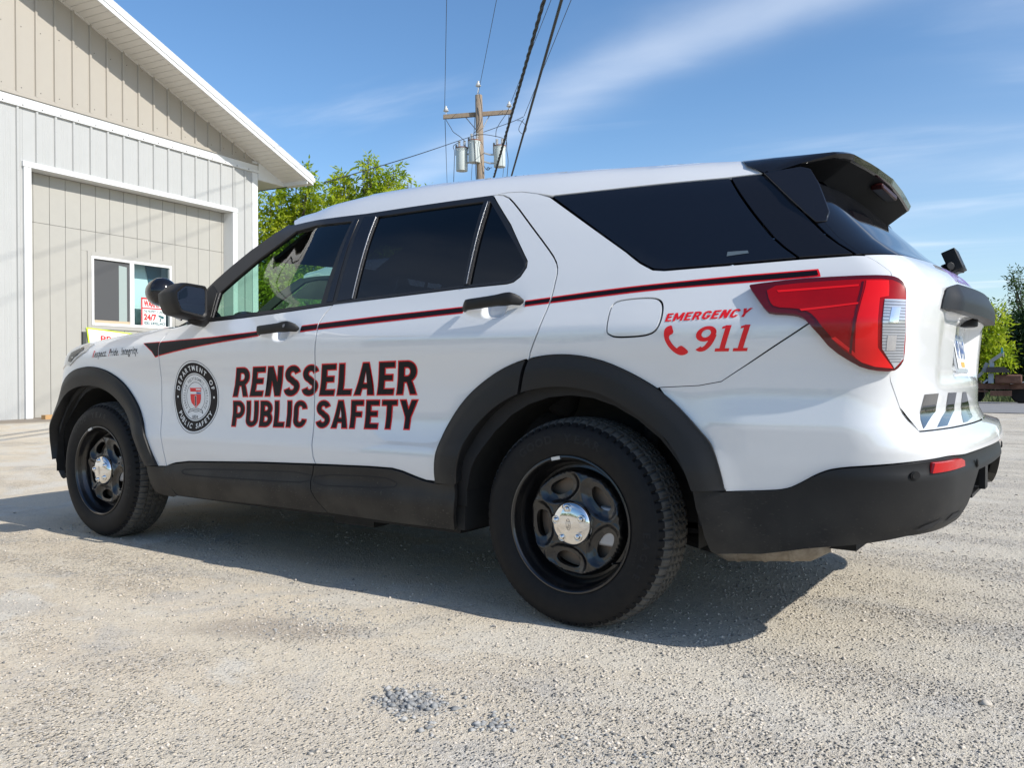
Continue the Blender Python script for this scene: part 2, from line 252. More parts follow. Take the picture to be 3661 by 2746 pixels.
SEAT = mat('dark_seat_fabric', (.02,.02,.023), .9)
DASH = mat('grey_dashboard', (.05,.05,.055), .7)
# dirt on cladding
def dirty(name, col, dirt, rough):
    m = mat(name, col, rough, spec=.32, bump=(900,.25,.0006)); t = m.node_tree; b = t.nodes['Principled BSDF']
    g = t.nodes.new('ShaderNodeTexCoord'); s = t.nodes.new('ShaderNodeSeparateXYZ'); t.links.new(g.outputs['Object'], s.inputs[0])
    r = t.nodes.new('ShaderNodeMapRange'); r.inputs[1].default_value = .62; r.inputs[2].default_value = .30; t.links.new(s.outputs[2], r.inputs[0])
    mpn = t.nodes.new('ShaderNodeMapping'); mpn.inputs['Scale'].default_value = (26, 26, 60); t.links.new(g.outputs['Object'], mpn.inputs[0])
    n = t.nodes.new('ShaderNodeTexNoise'); n.inputs['Scale'].default_value = 3.2; n.inputs['Detail'].default_value = 6; t.links.new(mpn.outputs[0], n.inputs['Vector'])
    n2_ = t.nodes.new('ShaderNodeTexNoise'); n2_.inputs['Scale'].default_value = 5.; n2_.inputs['Detail'].default_value = 5; t.links.new(g.outputs['Object'], n2_.inputs['Vector'])
    q = t.nodes.new('ShaderNodeMapRange'); q.inputs[1].default_value = .60; q.inputs[2].default_value = .72; t.links.new(n.outputs[0], q.inputs[0])
    q2 = t.nodes.new('ShaderNodeMapRange'); q2.inputs[1].default_value = .42; q2.inputs[2].default_value = .7; q2.inputs[4].default_value = .55; t.links.new(n2_.outputs[0], q2.inputs[0])
    a = t.nodes.new('ShaderNodeMath'); a.operation = 'MAXIMUM'; t.links.new(q.outputs[0], a.inputs[0]); t.links.new(q2.outputs[0], a.inputs[1])
    a2 = t.nodes.new('ShaderNodeMath'); a2.operation = 'MULTIPLY'; a2.use_clamp = True; t.links.new(a.outputs[0], a2.inputs[0]); t.links.new(r.outputs[0], a2.inputs[1])
    a3 = t.nodes.new('ShaderNodeMath'); a3.operation = 'MULTIPLY'; a3.inputs[1].default_value = .6; t.links.new(a2.outputs[0], a3.inputs[0])
    x = t.nodes.new('ShaderNodeMixRGB'); x.inputs[1].default_value = (*col, 1); x.inputs[2].default_value = (*dirt, 1); t.links.new(a3.outputs[0], x.inputs[0]); t.links.new(x.outputs[0], b.inputs['Base Color'])
    return m
CLAD = dirty('dusty_black_cladding', (.010,.0102,.011), (.11,.10,.085), .48)

# ---------------- object helpers ----------------
def tagit(o, label=None, cat=None, group=None, kind=None):
    if label: o['label'] = label
    if cat: o['category'] = cat
    if group: o['group'] = group
    if kind: o['kind'] = kind
    return o
def empty(name, loc=(0,0,0), **k):
    o = bpy.data.objects.new(name, None); COL.objects.link(o); o.location = loc; o.empty_display_size = .2
    return tagit(o, **k)
def mesh(name, V, F, m, parent=None, N=None, smooth=False, auto=None, **k):
    me = bpy.data.meshes.new(name); me.from_pydata([tuple(map(float, v)) for v in V], [], [tuple(int(i) for i in f) for f in F]); 
    for mm in (m if isinstance(m, (list, tuple)) else [m]): me.materials.append(mm)
    if smooth or N is not None:
        me.polygons.foreach_set('use_smooth', [True]*len(me.polygons))
    if auto is not None:
        me.polygons.foreach_set('use_smooth', [True]*len(me.polygons)); me.set_sharp_from_angle(angle=math.radians(auto))
    me.update()
    if N is not None: me.normals_split_custom_set(N)
    o = bpy.data.objects.new(name, me); COL.objects.link(o)
    if parent is not None: o.parent = parent
    return tagit(o, **k)
class MB:
    def __init__(s): s.V = []; s.F = []
    def add(s, V, F):
        b = len(s.V); s.V += [tuple(v) for v in V]; s.F += [tuple(i+b for i in f) for f in F]; return s
    def box(s, a, b, R=None):
        V = [Vector((x,y,z)) for x in (a[0],b[0]) for y in (a[1],b[1]) for z in (a[2],b[2])]
        if R is not None: V = [R @ v for v in V]
        return s.add(V, [(0,1,3,2),(4,6,7,5),(0,4,5,1),(2,3,7,6),(0,2,6,4),(1,5,7,3)])
    def tube(s, pts, r, n=8, caps=True):
        pts = [Vector(p) for p in pts]; rs = r if isinstance(r, (list, tuple)) else [r]*len(pts)
        V = []; 
        for i, p in enumerate(pts):
            d = (pts[min(i+1, len(pts)-1)]-pts[max(i-1, 0)]).normalized()
            a = d.orthogonal().normalized() if i == 0 else (pa-d*pa.dot(d)).normalized()
            pa = a; b = d.cross(a)
            V += [p+(a*math.cos(2*math.pi*k/n)+b*math.sin(2*math.pi*k/n))*rs[i] for k in range(n)]
        F = [(i*n+k, i*n+(k+1)%n, (i+1)*n+(k+1)%n, (i+1)*n+k) for i in range(len(pts)-1) for k in range(n)]
        if caps: F += [tuple(range(n-1,-1,-1)), tuple((len(pts)-1)*n+k for k in range(n))]
        return s.add(V, F)
    def lathe(s, prof, c, axis='z', n=24, caps=True):      # prof: (r, h)
        V = []; 
        for r, h in prof:
            for k in range(n):
                a = 2*math.pi*k/n; x, y = r*math.cos(a), r*math.sin(a)
                V.append({'z': (c[0]+x, c[1]+y, c[2]+h), 'y': (c[0]+x, c[1]+h, c[2]-y), 'x': (c[0]+h, c[1]+x, c[2]+y)}[axis])
        F = [(i*n+k, i*n+(k+1)%n, (i+1)*n+(k+1)%n, (i+1)*n+k) for i in range(len(prof)-1) for k in range(n)]
        if caps: F += [tuple(range(n-1,-1,-1)), tuple((len(prof)-1)*n+k for k in range(n))]
        return s.add(V, F)
    def o(s, name, m, parent=None, **k): return mesh(name, s.V, s.F, m, parent, **k)
def bevel(o, w=.004, seg=2):
    md = o.modifiers.new('bevel', 'BEVEL'); md.width = w; md.segments = seg; md.limit_method = 'ANGLE'; md.angle_limit = math.radians(35); md.harden_normals = False
    o.data.polygons.foreach_set('use_smooth', [True]*len(o.data.polygons)); o.data.set_sharp_from_angle(angle=math.radians(50))
    return o
# ---- 2D polygon tools ----
def area(p): p = np.asarray(p); x, y = p[:,0], p[:,1]; return .5*np.sum(x*np.roll(y,-1)-np.roll(x,-1)*y)
def ccw(p): return list(p) if area(p) > 0 else list(p)[::-1]
def offp(p, d):      # outward miter offset
    p = np.asarray(ccw(p), float); a = p-np.roll(p,1,0); b = np.roll(p,-1,0)-p
    a /= np.maximum(np.linalg.norm(a,axis=1,keepdims=True),1e-9); b /= np.maximum(np.linalg.norm(b,axis=1,keepdims=True),1e-9)
    na = np.stack([a[:,1],-a[:,0]],1); nb = np.stack([b[:,1],-b[:,0]],1); s = na+nb; q = np.maximum((s*s).sum(1),.7)
    return [tuple(v) for v in p+2*d*s/q[:,None]]
def dens(p, g):
    out = []
    for i in range(len(p)):
        a = np.array(p[i], float); b = np.array(p[(i+1)%len(p)], float); n = max(1, int(np.ceil(np.linalg.norm(b-a)/g)))
        out += [tuple(a+(b-a)*k/n) for k in range(n)]
    return out
def smoothp(p, it=1, closed=False, keep=0):      # Chaikin
    for _ in range(it):
        q = [p[0]] if not closed else []
        for i in range(len(p)-(0 if closed else 1)):
            a = np.array(p[i]); b = np.array(p[(i+1)%len(p)]); q += [tuple(a*.75+b*.25), tuple(a*.25+b*.75)]
        if not closed: q.append(p[-1])
        p = q
    return p
def inside(P_, poly):
    P_ = np.asarray(P_, float); x, y = P_[:,0], P_[:,1]; r = np.zeros(len(P_), bool); q = np.asarray(poly, float)
    for i in range(len(q)):
        x1, y1 = q[i]; x2, y2 = q[i-1]
        if y1 == y2: continue
        c = ((y1 > y) != (y2 > y)) & (x < (x2-x1)*(y-y1)/(y2-y1)+x1); r ^= c
    return r
def segd(P_, poly):
    P_ = np.asarray(P_, float); d = np.full(len(P_), 1e9); q = np.asarray(poly, float)
    for i in range(len(q)):
        a = q[i-1]; b = q[i]; ab = b-a; L = (ab*ab).sum()
        if L < 1e-12: continue
        t = np.clip(((P_-a)@ab)/L, 0, 1); d = np.minimum(d, np.linalg.norm(P_-a-t[:,None]*ab, axis=1))
    return d
def cdt(outers, holes=(), g=.03, extra=None):
    """triangulate (outers united) minus holes with interior points; returns verts (n,2), tris"""
    loops = [dens(ccw(p), g) for p in list(outers)+list(holes)]
    V = []; E = []
    for l in loops:
        b = len(V); V += l; E += [(b+i, b+(i+1)%len(l)) for i in range(len(l))]
    A_ = np.array(V); lo = A_.min(0); hi = A_.max(0)
    gx, gy = np.meshgrid(np.arange(lo[0]+g/2, hi[0], g), np.arange(lo[1]+g/2, hi[1], g)); G = np.stack([gx.ravel(), gy.ravel()], 1)
    if extra is not None: G = np.concatenate([G, extra])
    if len(G):
        k = np.zeros(len(G), bool)
        for p in outers: k |= inside(G, p)
        for p in holes: k &= ~inside(G, p)
        G = G[k]
        if len(G):
            d = np.full(len(G), 1e9)
            for l in loops: d = np.minimum(d, segd(G, l))
            G = G[d > g*.3]
        V = V+[tuple(v) for v in G]
    r = delaunay_2d_cdt([Vector(v) for v in V], E, [], 0, 1e-6)
    vv = np.array([(v.x, v.y) for v in r[0]]); T = np.array([f[:3] for f in r[2]])
    c = vv[T].mean(1); k = np.zeros(len(T), bool)
    for p in outers: k |= inside(c, p)
    for p in holes: k &= ~inside(c, p)
    T = T[k]; a = vv[T]; ar = (a[:,1,0]-a[:,0,0])*(a[:,2,1]-a[:,0,1])-(a[:,2,0]-a[:,0,0])*(a[:,1,1]-a[:,0,1])
    T[ar < 0] = T[ar < 0][:, ::-1]
    T = T[np.abs(ar) > 1e-12]; us = np.unique(T); mp_ = np.full(len(vv), -1); mp_[us] = np.arange(len(us))
    return vv[us], mp_[T]
def rimedges(T):
    from collections import Counter
    c = set(); 
    for t in T:
        for e in ((t[0],t[1]),(t[1],t[2]),(t[2],t[0])): c.add((int(e[0]),int(e[1])))
    return [e for e in c if (e[1],e[0]) not in c]
def surf(disp=None, off=0.):
    def f(u, z):
        o = off+(disp(u, z) if disp else 0.)
        return P(u, z)+np.asarray(o)[..., None]*N(u, z) if (disp or off) else P(u, z)
    def n(u, z, h=1.5e-3):
        if not disp: return N(u, z)
        a = f(u+h, z)-f(u-h, z); b = f(u, z+h)-f(u, z-h); c = np.cross(a, b); return c/np.maximum(np.linalg.norm(c,axis=-1,keepdims=True),1e-9)
    return f, n
def sheet(name, polys, m, parent, off=0., g=.035, rim=.012, holes=(), disp=None, side=0, inset=0., extra=None, bev=.0015, fs=None, **k):
    """panel on the body surface. side: 0 left, 1 right, 2 both halves as one mesh"""
    if not isinstance(polys[0][0], (list, tuple)): polys = [polys]
    if inset: polys = [offp(p, -inset) for p in polys]; holes = [offp(h, inset) for h in holes]
    vv, T = cdt(polys, holes, g, extra); f, n = fs or surf(disp, off)
    V = f(vv[:,0], vv[:,1]); Nn = n(vv[:,0], vv[:,1])
    nv = len(V); F = [tuple(t) for t in T]; LN = [Nn[i] for t in T for i in t]
    if rim:
        re = [e for e in rimedges(T) if not (side == 2 and min(abs(vv[e[0],0]-q0)+abs(vv[e[1],0]-q0) for q0 in (U3, FU)) < 1e-4)]; ids = sorted({i for e in re for i in e}); mp_ = {a: i for i, a in enumerate(ids)}
        R1 = V[ids]-Nn[ids]*rim; V = np.concatenate([V, R1])
        for a, b in re:
            q = (b, a, nv+mp_[a], nv+mp_[b]); e1 = V[a]-V[b]; e2 = V[q[2]]-V[a]; w = np.cross(e1, e2); w = w/max(np.linalg.norm(w),1e-9)
            F.append(q); LN += [w*.75+Nn[b]*.25, w*.75+Nn[a]*.25, w, w]
    LN = np.array(LN)
    mir = lambda A_: A_*np.array([1,-1,1.])
    if side == 1: V = mir(V); L2 = mir(LN); out = []; i = 0; F2 = []
    if side in (1, 2):
        Vm = V if side == 1 else mir(V); Fm = [f_[::-1] for f_ in F]; Lm = []; i = 0; LM = mir(LN)
        for f_ in F: Lm += [LM[i+j] for j in range(len(f_))][::-1]; i += len(f_)
        if side == 1: F = Fm; LN = np.array(Lm)
        else:
            b = len(V); F = F+[tuple(i_+b for i_ in f_) for f_ in Fm]; V = np.concatenate([V, Vm]); LN = np.concatenate([LN, np.array(Lm)])
    return mesh(name, V, F, m, parent, N=[tuple(v) for v in LN], **k)
def grid(name, A_, m, parent, flip=False, **k):      # A_: (n, m, 3)
    n_, m_ = A_.shape[:2]; V = A_.reshape(-1, 3)
    F = [(i*m_+j, i*m_+j+1, (i+1)*m_+j+1, (i+1)*m_+j) for i in range(n_-1) for j in range(m_-1)]
    if flip: F = [f[::-1] for f in F]
    return mesh(name, V, F, m, parent, smooth=True, **k)
# ---- stroke letters (bold condensed) ----
def fat(pts, t):
    p = np.array(pts, float); d = np.diff(p, axis=0); d /= np.linalg.norm(d,axis=1,keepdims=True); nn = np.stack([-d[:,1], d[:,0]],1)
    v = np.concatenate([nn[:1], nn[:-1]+nn[1:], nn[-1:]]); q = (v*v).sum(1); q[0] = q[-1] = 2; v[0] *= 1; s = np.where(np.arange(len(v)) % (len(v)-1) == 0, 1., 2/np.maximum(q,.5)); v = v*s[:,None]*t/2
    return [tuple(a) for a in p+v]+[tuple(a) for a in (p-v)[::-1]]
def arc(cx, cy, rx, ry, a0, a1, n=12): return [(cx+rx*math.cos(math.radians(a0+(a1-a0)*i/n)), cy+ry*math.sin(math.radians(a0+(a1-a0)*i/n))) for i in range(n+1)]
t_ = .192; h_ = t_/2
def rect(x0, y0, x1, y1): return [(x0,y0),(x1,y0),(x1,y1),(x0,y1)]
def bowl(w, y0, y1): ry = (y1-y0)/2; rx = min(.19, ry); return fat([(t_*.5,y1)]+arc(w-h_-rx, y1-ry, rx, ry, 90, -90, 14)+[(t_*.5,y0)], t_)
w_ = .56
S_ = fat(arc(w_/2,.72,w_/2-h_,.28-h_,15,270,16)[:-1]+[(w_/2,.5+.0)]+[(a,b) for a,b in arc(w_/2,.28,w_/2-h_,.28-h_,90,-165,16)][1:], t_*1.02)
GL = {
 'R': (w_+.02, [rect(0,0,t_,1), bowl(w_,.46,1-h_), [(.24,.44),(.41,.44),(.60,0),(.41,0)]]),
 'E': (.50, [rect(0,0,t_,1), rect(0,1-t_*.95,.50,1), rect(0,.43,.44,.43+t_*.95), rect(0,0,.50,t_*.95)]),
 'N': (.58, [rect(0,0,t_,1), rect(.58-t_,0,.58,1), [(0,1),(t_*1.08,1),(.58,0),(.58-t_*1.08,0)]]),
 'S': (w_, [S_]),
 'L': (.47, [rect(0,0,t_,1), rect(0,0,.47,t_*.95)]),
 'A': (.64, [[(.22,1),(.42,1),(.64,0),(.64-t_*1.1,0),(.32,.74),(t_*1.1,0),(0,0)], rect(.15,.20,.50,.20+t_*.85)]),
 'P': (w_, [rect(0,0,t_,1), bowl(w_,.42,1-h_)]),
 'U': (w_, [fat([(h_,1)]+arc(w_/2,.27,w_/2-h_,.27-h_,180,360,16)+[(w_-h_,1)], t_)]),
 'B': (w_, [rect(0,0,t_,1), bowl(w_-.02,.52,1-h_), bowl(w_,h_,.50)]),
 'I': (t_, [rect(0,0,t_,1)]),
 'C': (w_, [fat(arc(w_/2,.70,w_/2-h_,.30-h_,0,180,14)+arc(w_/2,.30,w_/2-h_,.30-h_,180,360,14), t_)]),
 'F': (.48, [rect(0,0,t_,1), rect(0,1-t_*.95,.48,1), rect(0,.41,.42,.41+t_*.95)]),
 'M': (.76, [rect(0,0,t_,1), rect(.76-t_,0,.76,1), [(0,1),(t_*1.05,1),(.38+.07,.18),(.38-.07,.18)], [(.76-t_*1.05,1),(.76,1),(.38+.07,.18),(.38-.07,.18)]]),
 'G': (.58, [fat(arc(.29,.70,.29-h_,.30-h_,0,180,14)+arc(.29,.30,.29-h_,.30-h_,180,360,14), t_), rect(.58-t_,.28,.58,.50), rect(.30,.36,.58,.50)]),
 'T': (.56, [rect(.28-h_,0,.28+h_,1), rect(0,1-t_*.95,.56,1)]),
 'Y': (.62, [rect(.31-h_,0,.31+h_,.46), [(0,1),(t_*1.1,1),(.31+h_,.40),(.31-h_,.40)], [(.62-t_*1.1,1),(.62,1),(.31+h_,.40),(.31-h_,.40)]]),
}
def union(polys, g, holes=()):
    """triangulated union of overlapping polygons"""
    return cdt(polys, holes, g)
def lettering(text, quad, gap=.10, space=.32, sh=0.):
    """per-letter list of polygons mapped into quad: (u0,z0),(u1,z1) baseline start/end; (u2,z2) top-start"""
    (a, b, c, d) = [np.array(q, float) for q in quad]      # bl, tl, tr, br
    x = 0; L = []
    for ch in text:
        if ch == ' ': x += space; continue
        w, ps = GL[ch]; L.append((x, ps)); x += w+gap
    tot = x-gap; out = []
    for x0, ps in L:
        q = []
        for p in ps:
            r = []
            for px, py in p:
                s = (x0+px)/tot; bot = a+(d-a)*s; top = b+(c-b)*s; r.append(tuple(bot+(top-bot)*py))
            q.append(r)
        out.append(q)
    return out
def letters_obj(name, text, quad, m, parent, grow=0., off=.001, cut=None, gap=.10, g=.022, hosts=None, **k):
    f, n = surf(None, off); hosts = [] if hosts is None else hosts
    for i, q in enumerate(lettering(text, quad, gap)):
        ps = [offp(p, grow) if grow else ccw(p) for p in q]
        vv, T = cdt(ps, [cut] if cut is not None else [], g)
        P3 = f(vv[:,0], vv[:,1]); n3 = n(vv[:,0], vv[:,1])
        hosts.append(mesh(name, P3, [tuple(int(j) for j in t) for t in T], m, parent[i] if isinstance(parent, list) else parent, N=[tuple(n3[j]) for t in T for j in t], **k))
    return hosts
# ---- built-in font text -> 2D triangles ----
_tc = {}
def text2d(s, bold=0., shear=0.):
    key = (s, bold, shear)
    if key in _tc: return _tc[key]
    cu = bpy.data.curves.new('t', 'FONT'); cu.body = s; cu.offset = bold; cu.shear = shear; cu.space_character = 1.22 if shear else 1.04; cu.resolution_u = 4; cu.fill_mode = 'FRONT' if hasattr(cu, 'fill_mode') else 'BOTH'
    o = bpy.data.objects.new('t', cu); COL.objects.link(o); dg = bpy.context.evaluated_depsgraph_get(); dg.update()
    me = bpy.data.meshes.new_from_object(o.evaluated_get(dg)); me.calc_loop_triangles()
    V = np.array([v.co[:2] for v in me.vertices]); T = [tuple(t.vertices) for t in me.loop_triangles]
    bpy.data.objects.remove(o); bpy.data.curves.remove(cu); bpy.data.meshes.remove(me)
    Tn = []
    for t in T:
        a, b, c = V[list(t)]
        ar = (b[0]-a[0])*(c[1]-a[1])-(c[0]-a[0])*(b[1]-a[1])
        if abs(ar) > 1e-10: Tn.append(t if ar > 0 else t[::-1])
    _tc[key] = (V, Tn); return V, Tn
def textbox(s, quad, bold=0., shear=0.):
    V, T = text2d(s, bold, shear); lo = V.min(0); hi = V.max(0); q = (V-lo)/(hi-lo)
    a, b, c, d = [np.array(v, float) for v in quad]
    X = a+(d-a)*q[:,:1]+(b-a)*q[:,1:]+((c-b)-(d-a))*q[:,:1]*q[:,1:]
    return X, T
def decal(name, uv, T, m, parent, off=.001, **k):
    f, n = surf(None, off); V = f(uv[:,0], uv[:,1]); n3 = n(uv[:,0], uv[:,1])
    return mesh(name, V, T, m, parent, N=[tuple(n3[i]) for t in T for i in t], **k)
def ringtext(s, c, r, size, a0, a1, flip=False, bold=.02, asp=.8):
    """letters around an arc, angles in degrees from a0 to a1"""
    UV = []; F = []; n = len(s)
    for i, ch in enumerate(s):
        if ch == ' ': continue
        V, T = text2d(ch, bold); a = math.radians(a0+(a1-a0)*(i/(n-1)))
        cx = (V[:,0].min()+V[:,0].max())/2; x = (V[:,0]-cx)*size*asp; y = (V[:,1]-.35)*size
        if flip: er = np.array([-math.cos(a), -math.sin(a)]); et = np.array([-math.sin(a), math.cos(a)])
        else: er = np.array([math.cos(a), math.sin(a)]); et = np.array([math.sin(a), -math.cos(a)])
        p = np.array(c)+r*np.array([math.cos(a), math.sin(a)])+x[:,None]*et+y[:,None]*er
        b = len(UV); UV += list(p); F += [tuple(j+b for j in t) for t in T]
    return np.array(UV), F
def annulus(c, r0, r1, n=64):
    uv = [(c[0]+r*math.cos(2*math.pi*k/n), c[1]+r*math.sin(2*math.pi*k/n)) for r in (r0, r1) for k in range(n)]
    return np.array(uv), [(n+k, n+(k+1)%n, (k+1)%n) for k in range(n)]+[(n+k, (k+1)%n, k) for k in range(n)]
def copytree(o, parent=None, skip=()):
    c = o.copy(); COL.objects.link(c)
    if parent is not None: c.parent = parent
    for ch in list(o.children):
        if ch.name.split('.')[0] in skip: continue
        copytree(ch, c, skip)
    return c
# ================= the white SUV =================
def merged(*a): return [tuple(p) for l in a for p in l]
FC = [(-2.412,1.152),(-2.400,1.10),(-2.418,1.036),(-2.430,.90),(-2.437,.78),(-2.425,.66),(-2.398,.553),(-2.373,.4375)]
DC = [(-1.2068,1.2203),(-1.2450,1.1750),(-1.2640,1.1342),(-1.2600,1.06),(-1.270,.9874),(-1.296,.86),(-1.300,.76),(-1.296,.66),(-1.2903,.60),(-1.283,.546),(-1.268,.5155)]
QC = smoothp(TR['rdcut'][:10],1)+[(-.1439,.9918),(-.153,.9588)]
QCb = [(-.163,.93),(-.174,.9113),(-.1879,.8429)]
BOT_F = [(-2.373,.4375),(-2.335,.4500),(-2.295,.4595),(-2.18,.474),(-1.66,.501),(-1.268,.5155)]
BOT_R = [(-1.268,.5155),(-.946,.5251),(-.8172,.5255),(-.760,.517),(-.694,.4997),(-.640,.488),(-.589,.4845)]
BELT_F = [(-2.07,1.170),(-1.8048,1.1803),(-1.5599,1.194),(-1.2068,1.2161)]
BELT_R = [(-1.2068,1.2161),(-.85,1.235),(-.499,1.2512),(-.2905,1.2564),(-.2639,1.2613),(-.2378,1.2803),(-.2194,1.3146),(-.2224,1.3388),(-.3473,1.4984),(-.4819,1.6368),(-.4933,1.6446)]
def polyarc(p, cx, deg=5, n=170):
    p = np.array(p); a = np.arctan2(p[:,1]-.372, p[:,0]-cx); r = np.hypot(p[:,0]-cx, p[:,1]-.372); c = np.polyfit(a, r, deg); t = np.linspace(a[0], a[-1], n); q = np.polyval(c, t)
    o = [(cx+x*math.cos(b), .372+x*math.sin(b)) for x, b in zip(q, t)]; o[0] = tuple(p[0]); o[-1] = tuple(p[-1]); return o
RAR_O = polyarc(TR['rarch_o'], 0.); RAR_I = polyarc(TR['rarch_i'], 0.)
FAR_O = [(-3.70,.405),(-3.71,.50),(-3.695,.6238),(-3.61,.76),(-3.46,.865),(-3.2926,.921),(-3.1312,.944),(-3.001,.9412),(-2.8832,.9219),(-2.7763,.881),(-2.6857,.8085),(-2.6188,.7211),(-2.5256,.6047),(-2.4439,.4393)]
FAR_I = [(-3.64,.4009),(-3.64,.501),(-3.61,.6124),(-3.53,.7048),(-3.3985,.7809),(-3.2256,.8314),(-3.0864,.8507),(-2.9645,.8424),(-2.8498,.8062),(-2.7529,.7503),(-2.6853,.6706),(-2.6077,.5855),(-2.5492,.5092),(-2.5178,.4377)]
FAR_O = polyarc(FAR_O, -3.05); FAR_I = polyarc(FAR_I, -3.05)
ROOFL = [(-1.7031,1.644),(-1.62,1.6475),(-1.5342,1.6482),(-1.1843,1.6394),(-.8049,1.6425),(-.4933,1.6446)]
ARC = TR['arcline']
def zftop(u): return float(np.interp(u, [-4.65,-3.8,-3.4,-3.15,-3.0,-2.6,-2.412], [1.0,1.035,1.078,1.105,float(ZF(-3.0))-.004,float(ZF(-2.6))-.004,1.152]))
def make_suv(decor=True):
    car = empty('suv', (0,0,0), label='white public safety SUV with red and black lettering, parked in front of the metal building', cat='suv')
    both = (0, 1)
    def each(name, *a, sides=both, **k):
        r = []
        for s in sides: r.append(sheet(name, *a, side=s, **k))
        return r
    # recess bowls behind the handles
    fh = (-1.497, 1.105, .058, .050); rh = (-.326, 1.168, .062, .048)
    def bowl_disp(c):
        def d(u, z):
            r = (np.abs((u-c[0])/c[2])**3+np.abs((z-c[1])/c[3])**3)**(1/3.)
            return -.026*(1-sst(.55,1.0,r))
        return d
    def dense_pts(c, g=.006):
        a, b = np.meshgrid(np.arange(c[0]-c[2]*1.1, c[0]+c[2]*1.1, g), np.arange(c[1]-c[3]*1.1, c[1]+c[3]*1.1, g)); return np.stack([a.ravel(), b.ravel()], 1)
    gp = .0036
    FD = merged(FC[::-1], [(-2.25,1.163)], BELT_F, DC[1:], BOT_F[::-1][1:-1])
    fd = each('door', FD, WHITE, car, inset=gp, disp=bowl_disp(fh), extra=dense_pts(fh), g=.03)
    RD = merged(DC[::-1], BELT_R[1:], QC, RAR_O[:][::-1][len(RAR_O)-1-min(range(len(RAR_O)), key=lambda i: abs(RAR_O[i][0]+.153)):], BOT_R[::-1])
    # arch part of the rear door: points of the arch left of the cut
    arc_l = [p for p in RAR_O if p[0] < -.156]
    RD = merged(DC[::-1], BELT_R[1:], QC, arc_l[::-1], BOT_R[::-1][1:-1])
    rd = each('door', RD, WHITE, car, inset=gp, disp=bowl_disp(rh), extra=dense_pts(rh), g=.03)
    arc_r = [p for p in RAR_O if p[0] > -.150]
    FDR = smoothp(TR['fueldoor'],2,True)
    BC = [(.335,.8667),(.4379,.8738),(.4938,.8878),(.700,1.078)]      # quarter panel / bumper cover seam
    QG = TR['quarterglass']; DP = TR['dpillar']
    a1 = [p for p in arc_r if p[0] < .330]
    a2 = [p for p in arc_r if p[0] > .345]
    GF = [QG[0],(QG[7][0],QG[7][1]),QG[6],QG[5],QG[4],QG[3],QG[2]]
    GBASE = [(-.2025,1.6018),(.1885,1.3426),(.250,1.2965),(.295,1.2690),(.3287,1.2640),(.4922,1.2685),(.6697,1.2752),(.8252,1.2775),(.868,1.2755)]
    LID = [(.868,1.2755),(.897,1.2420),(.920,1.219),(.921,1.19)]
    QP = merged(QC[::-1], ARC[1:-1], GBASE, LID[1:], [(.93,1.05),(.945,.95),(.86,.965),(.78,1.02),(.703,1.085)], BC[::-1][1:-1], [(.335,.8667)], a1[::-1])
    each('quarter_panel', QP, WHITE, car, inset=.0026, g=.03, holes=[FDR])
    sheet('fuel_door', FDR, WHITE, car, inset=.0035, g=.02, off=.0005)
    BT = TR['bumptop']; BT = [BT[0]]+smoothp([(.60,.5475),BT[1],(.70,.581),(.735,.612),(.775,.632),(.88,.646),(1.04,.660),(1.28,.667),(1.53,.670)],2)+[(U3,.672)]
    BCV = merged(BC, [(.78,1.01),(.86,.955),(.958,.945)], [(.968,.891),(1.025,.81),(1.085,.738),(1.4,.736),(U3,.736)], BT[::-1], [(.5205,.5394)], a2[::-1])
    sheet('rear_bumper_cover', BCV, WHITE, car, inset=0, g=.03, side=2, disp=lambda u, z: .030*sst(1.12,1.25,u)*(1-sst(.705,.735,z)))
    # black lower bumper
    BB = [(.5292,.3441),(.5526,.3337),(.6849,.3495),(.833,.3953),(.9265,.4205),(.9906,.4349),(1.0994,.4387),(1.2495,.4583),(1.335,.497),(1.40,.560),(1.455,.600),(U3,.604)]
    BF = [(.4408,.5343),(.4555,.4762),(.4926,.3907)]
    def bd(u, z): return .010+.012*(1-sst(.60,.655,z))*sst(.6,.8,u)-.012*(1-sst(.42,.47,z))*sst(.9,1.1,u)
    BLP = merged(BT[::-1], [(.4408,.5394)], BF[1:], BB)
    sheet('rear_bumper', [(a, b-.003) if b > .53 and i < len(BT) else (a, b) for i, (a, b) in enumerate(BLP)], CLAD, car, g=.025, side=2, rim=.03, disp=bd)
    for s in both:
        sheet('bumper_reflector', [(1.030,.622),(1.040,.652),(1.205,.652),(1.240,.643),(1.235,.626)], mat('red_reflector', (.42,.004,.006), .25, coat=.3, spec=.3), car, off=.026, side=s, rim=.02)
        for c in ((.977,.618),(1.43,.622)):
            uv, T = annulus(c, .010, .0135, 20); f, n = surf(None, .0235)
            sheet('parking_sensor', [tuple(p) for p in uv[20:]], CLAD, car, off=.0245, side=s, rim=.004, g=.01)
            sheet('parking_sensor', [tuple(p) for p in uv[:20]], BLK, car, off=.0262, side=s, rim=.003, g=.01)
        sheet('bumper_vent', [(1.005,.452),(1.03,.468),(1.095,.484),(1.060,.458)], GAP, car, off=.0245, side=s, rim=0, g=.012)
        sheet('bumper_vent', [(1.11,.470),(1.145,.487),(1.25,.486),(1.20,.472)], GAP, car, off=.0245, side=s, rim=0, g=.012)
    b = MB(); b.box((.95,-.034,.500),(1.222,.034,.568)); b.box((1.205,-.044,.490),(1.226,.044,.578)); b.o('hitch_receiver', BLK, car)
    b = MB(); b.box((1.0,-.20,.475),(1.20,.20,.487)); b.o('hitch_plate', BLK, car)
    # tailgate
    def td(u, z):
        r = sst(1.56,1.66,u)*sst(.895,.935,z)*(1-sst(1.095,1.12,z)); return -.055*r-.010*(sst(1.30,1.42,u)*sst(.86,.92,z)*(1-sst(1.08,1.12,z)))
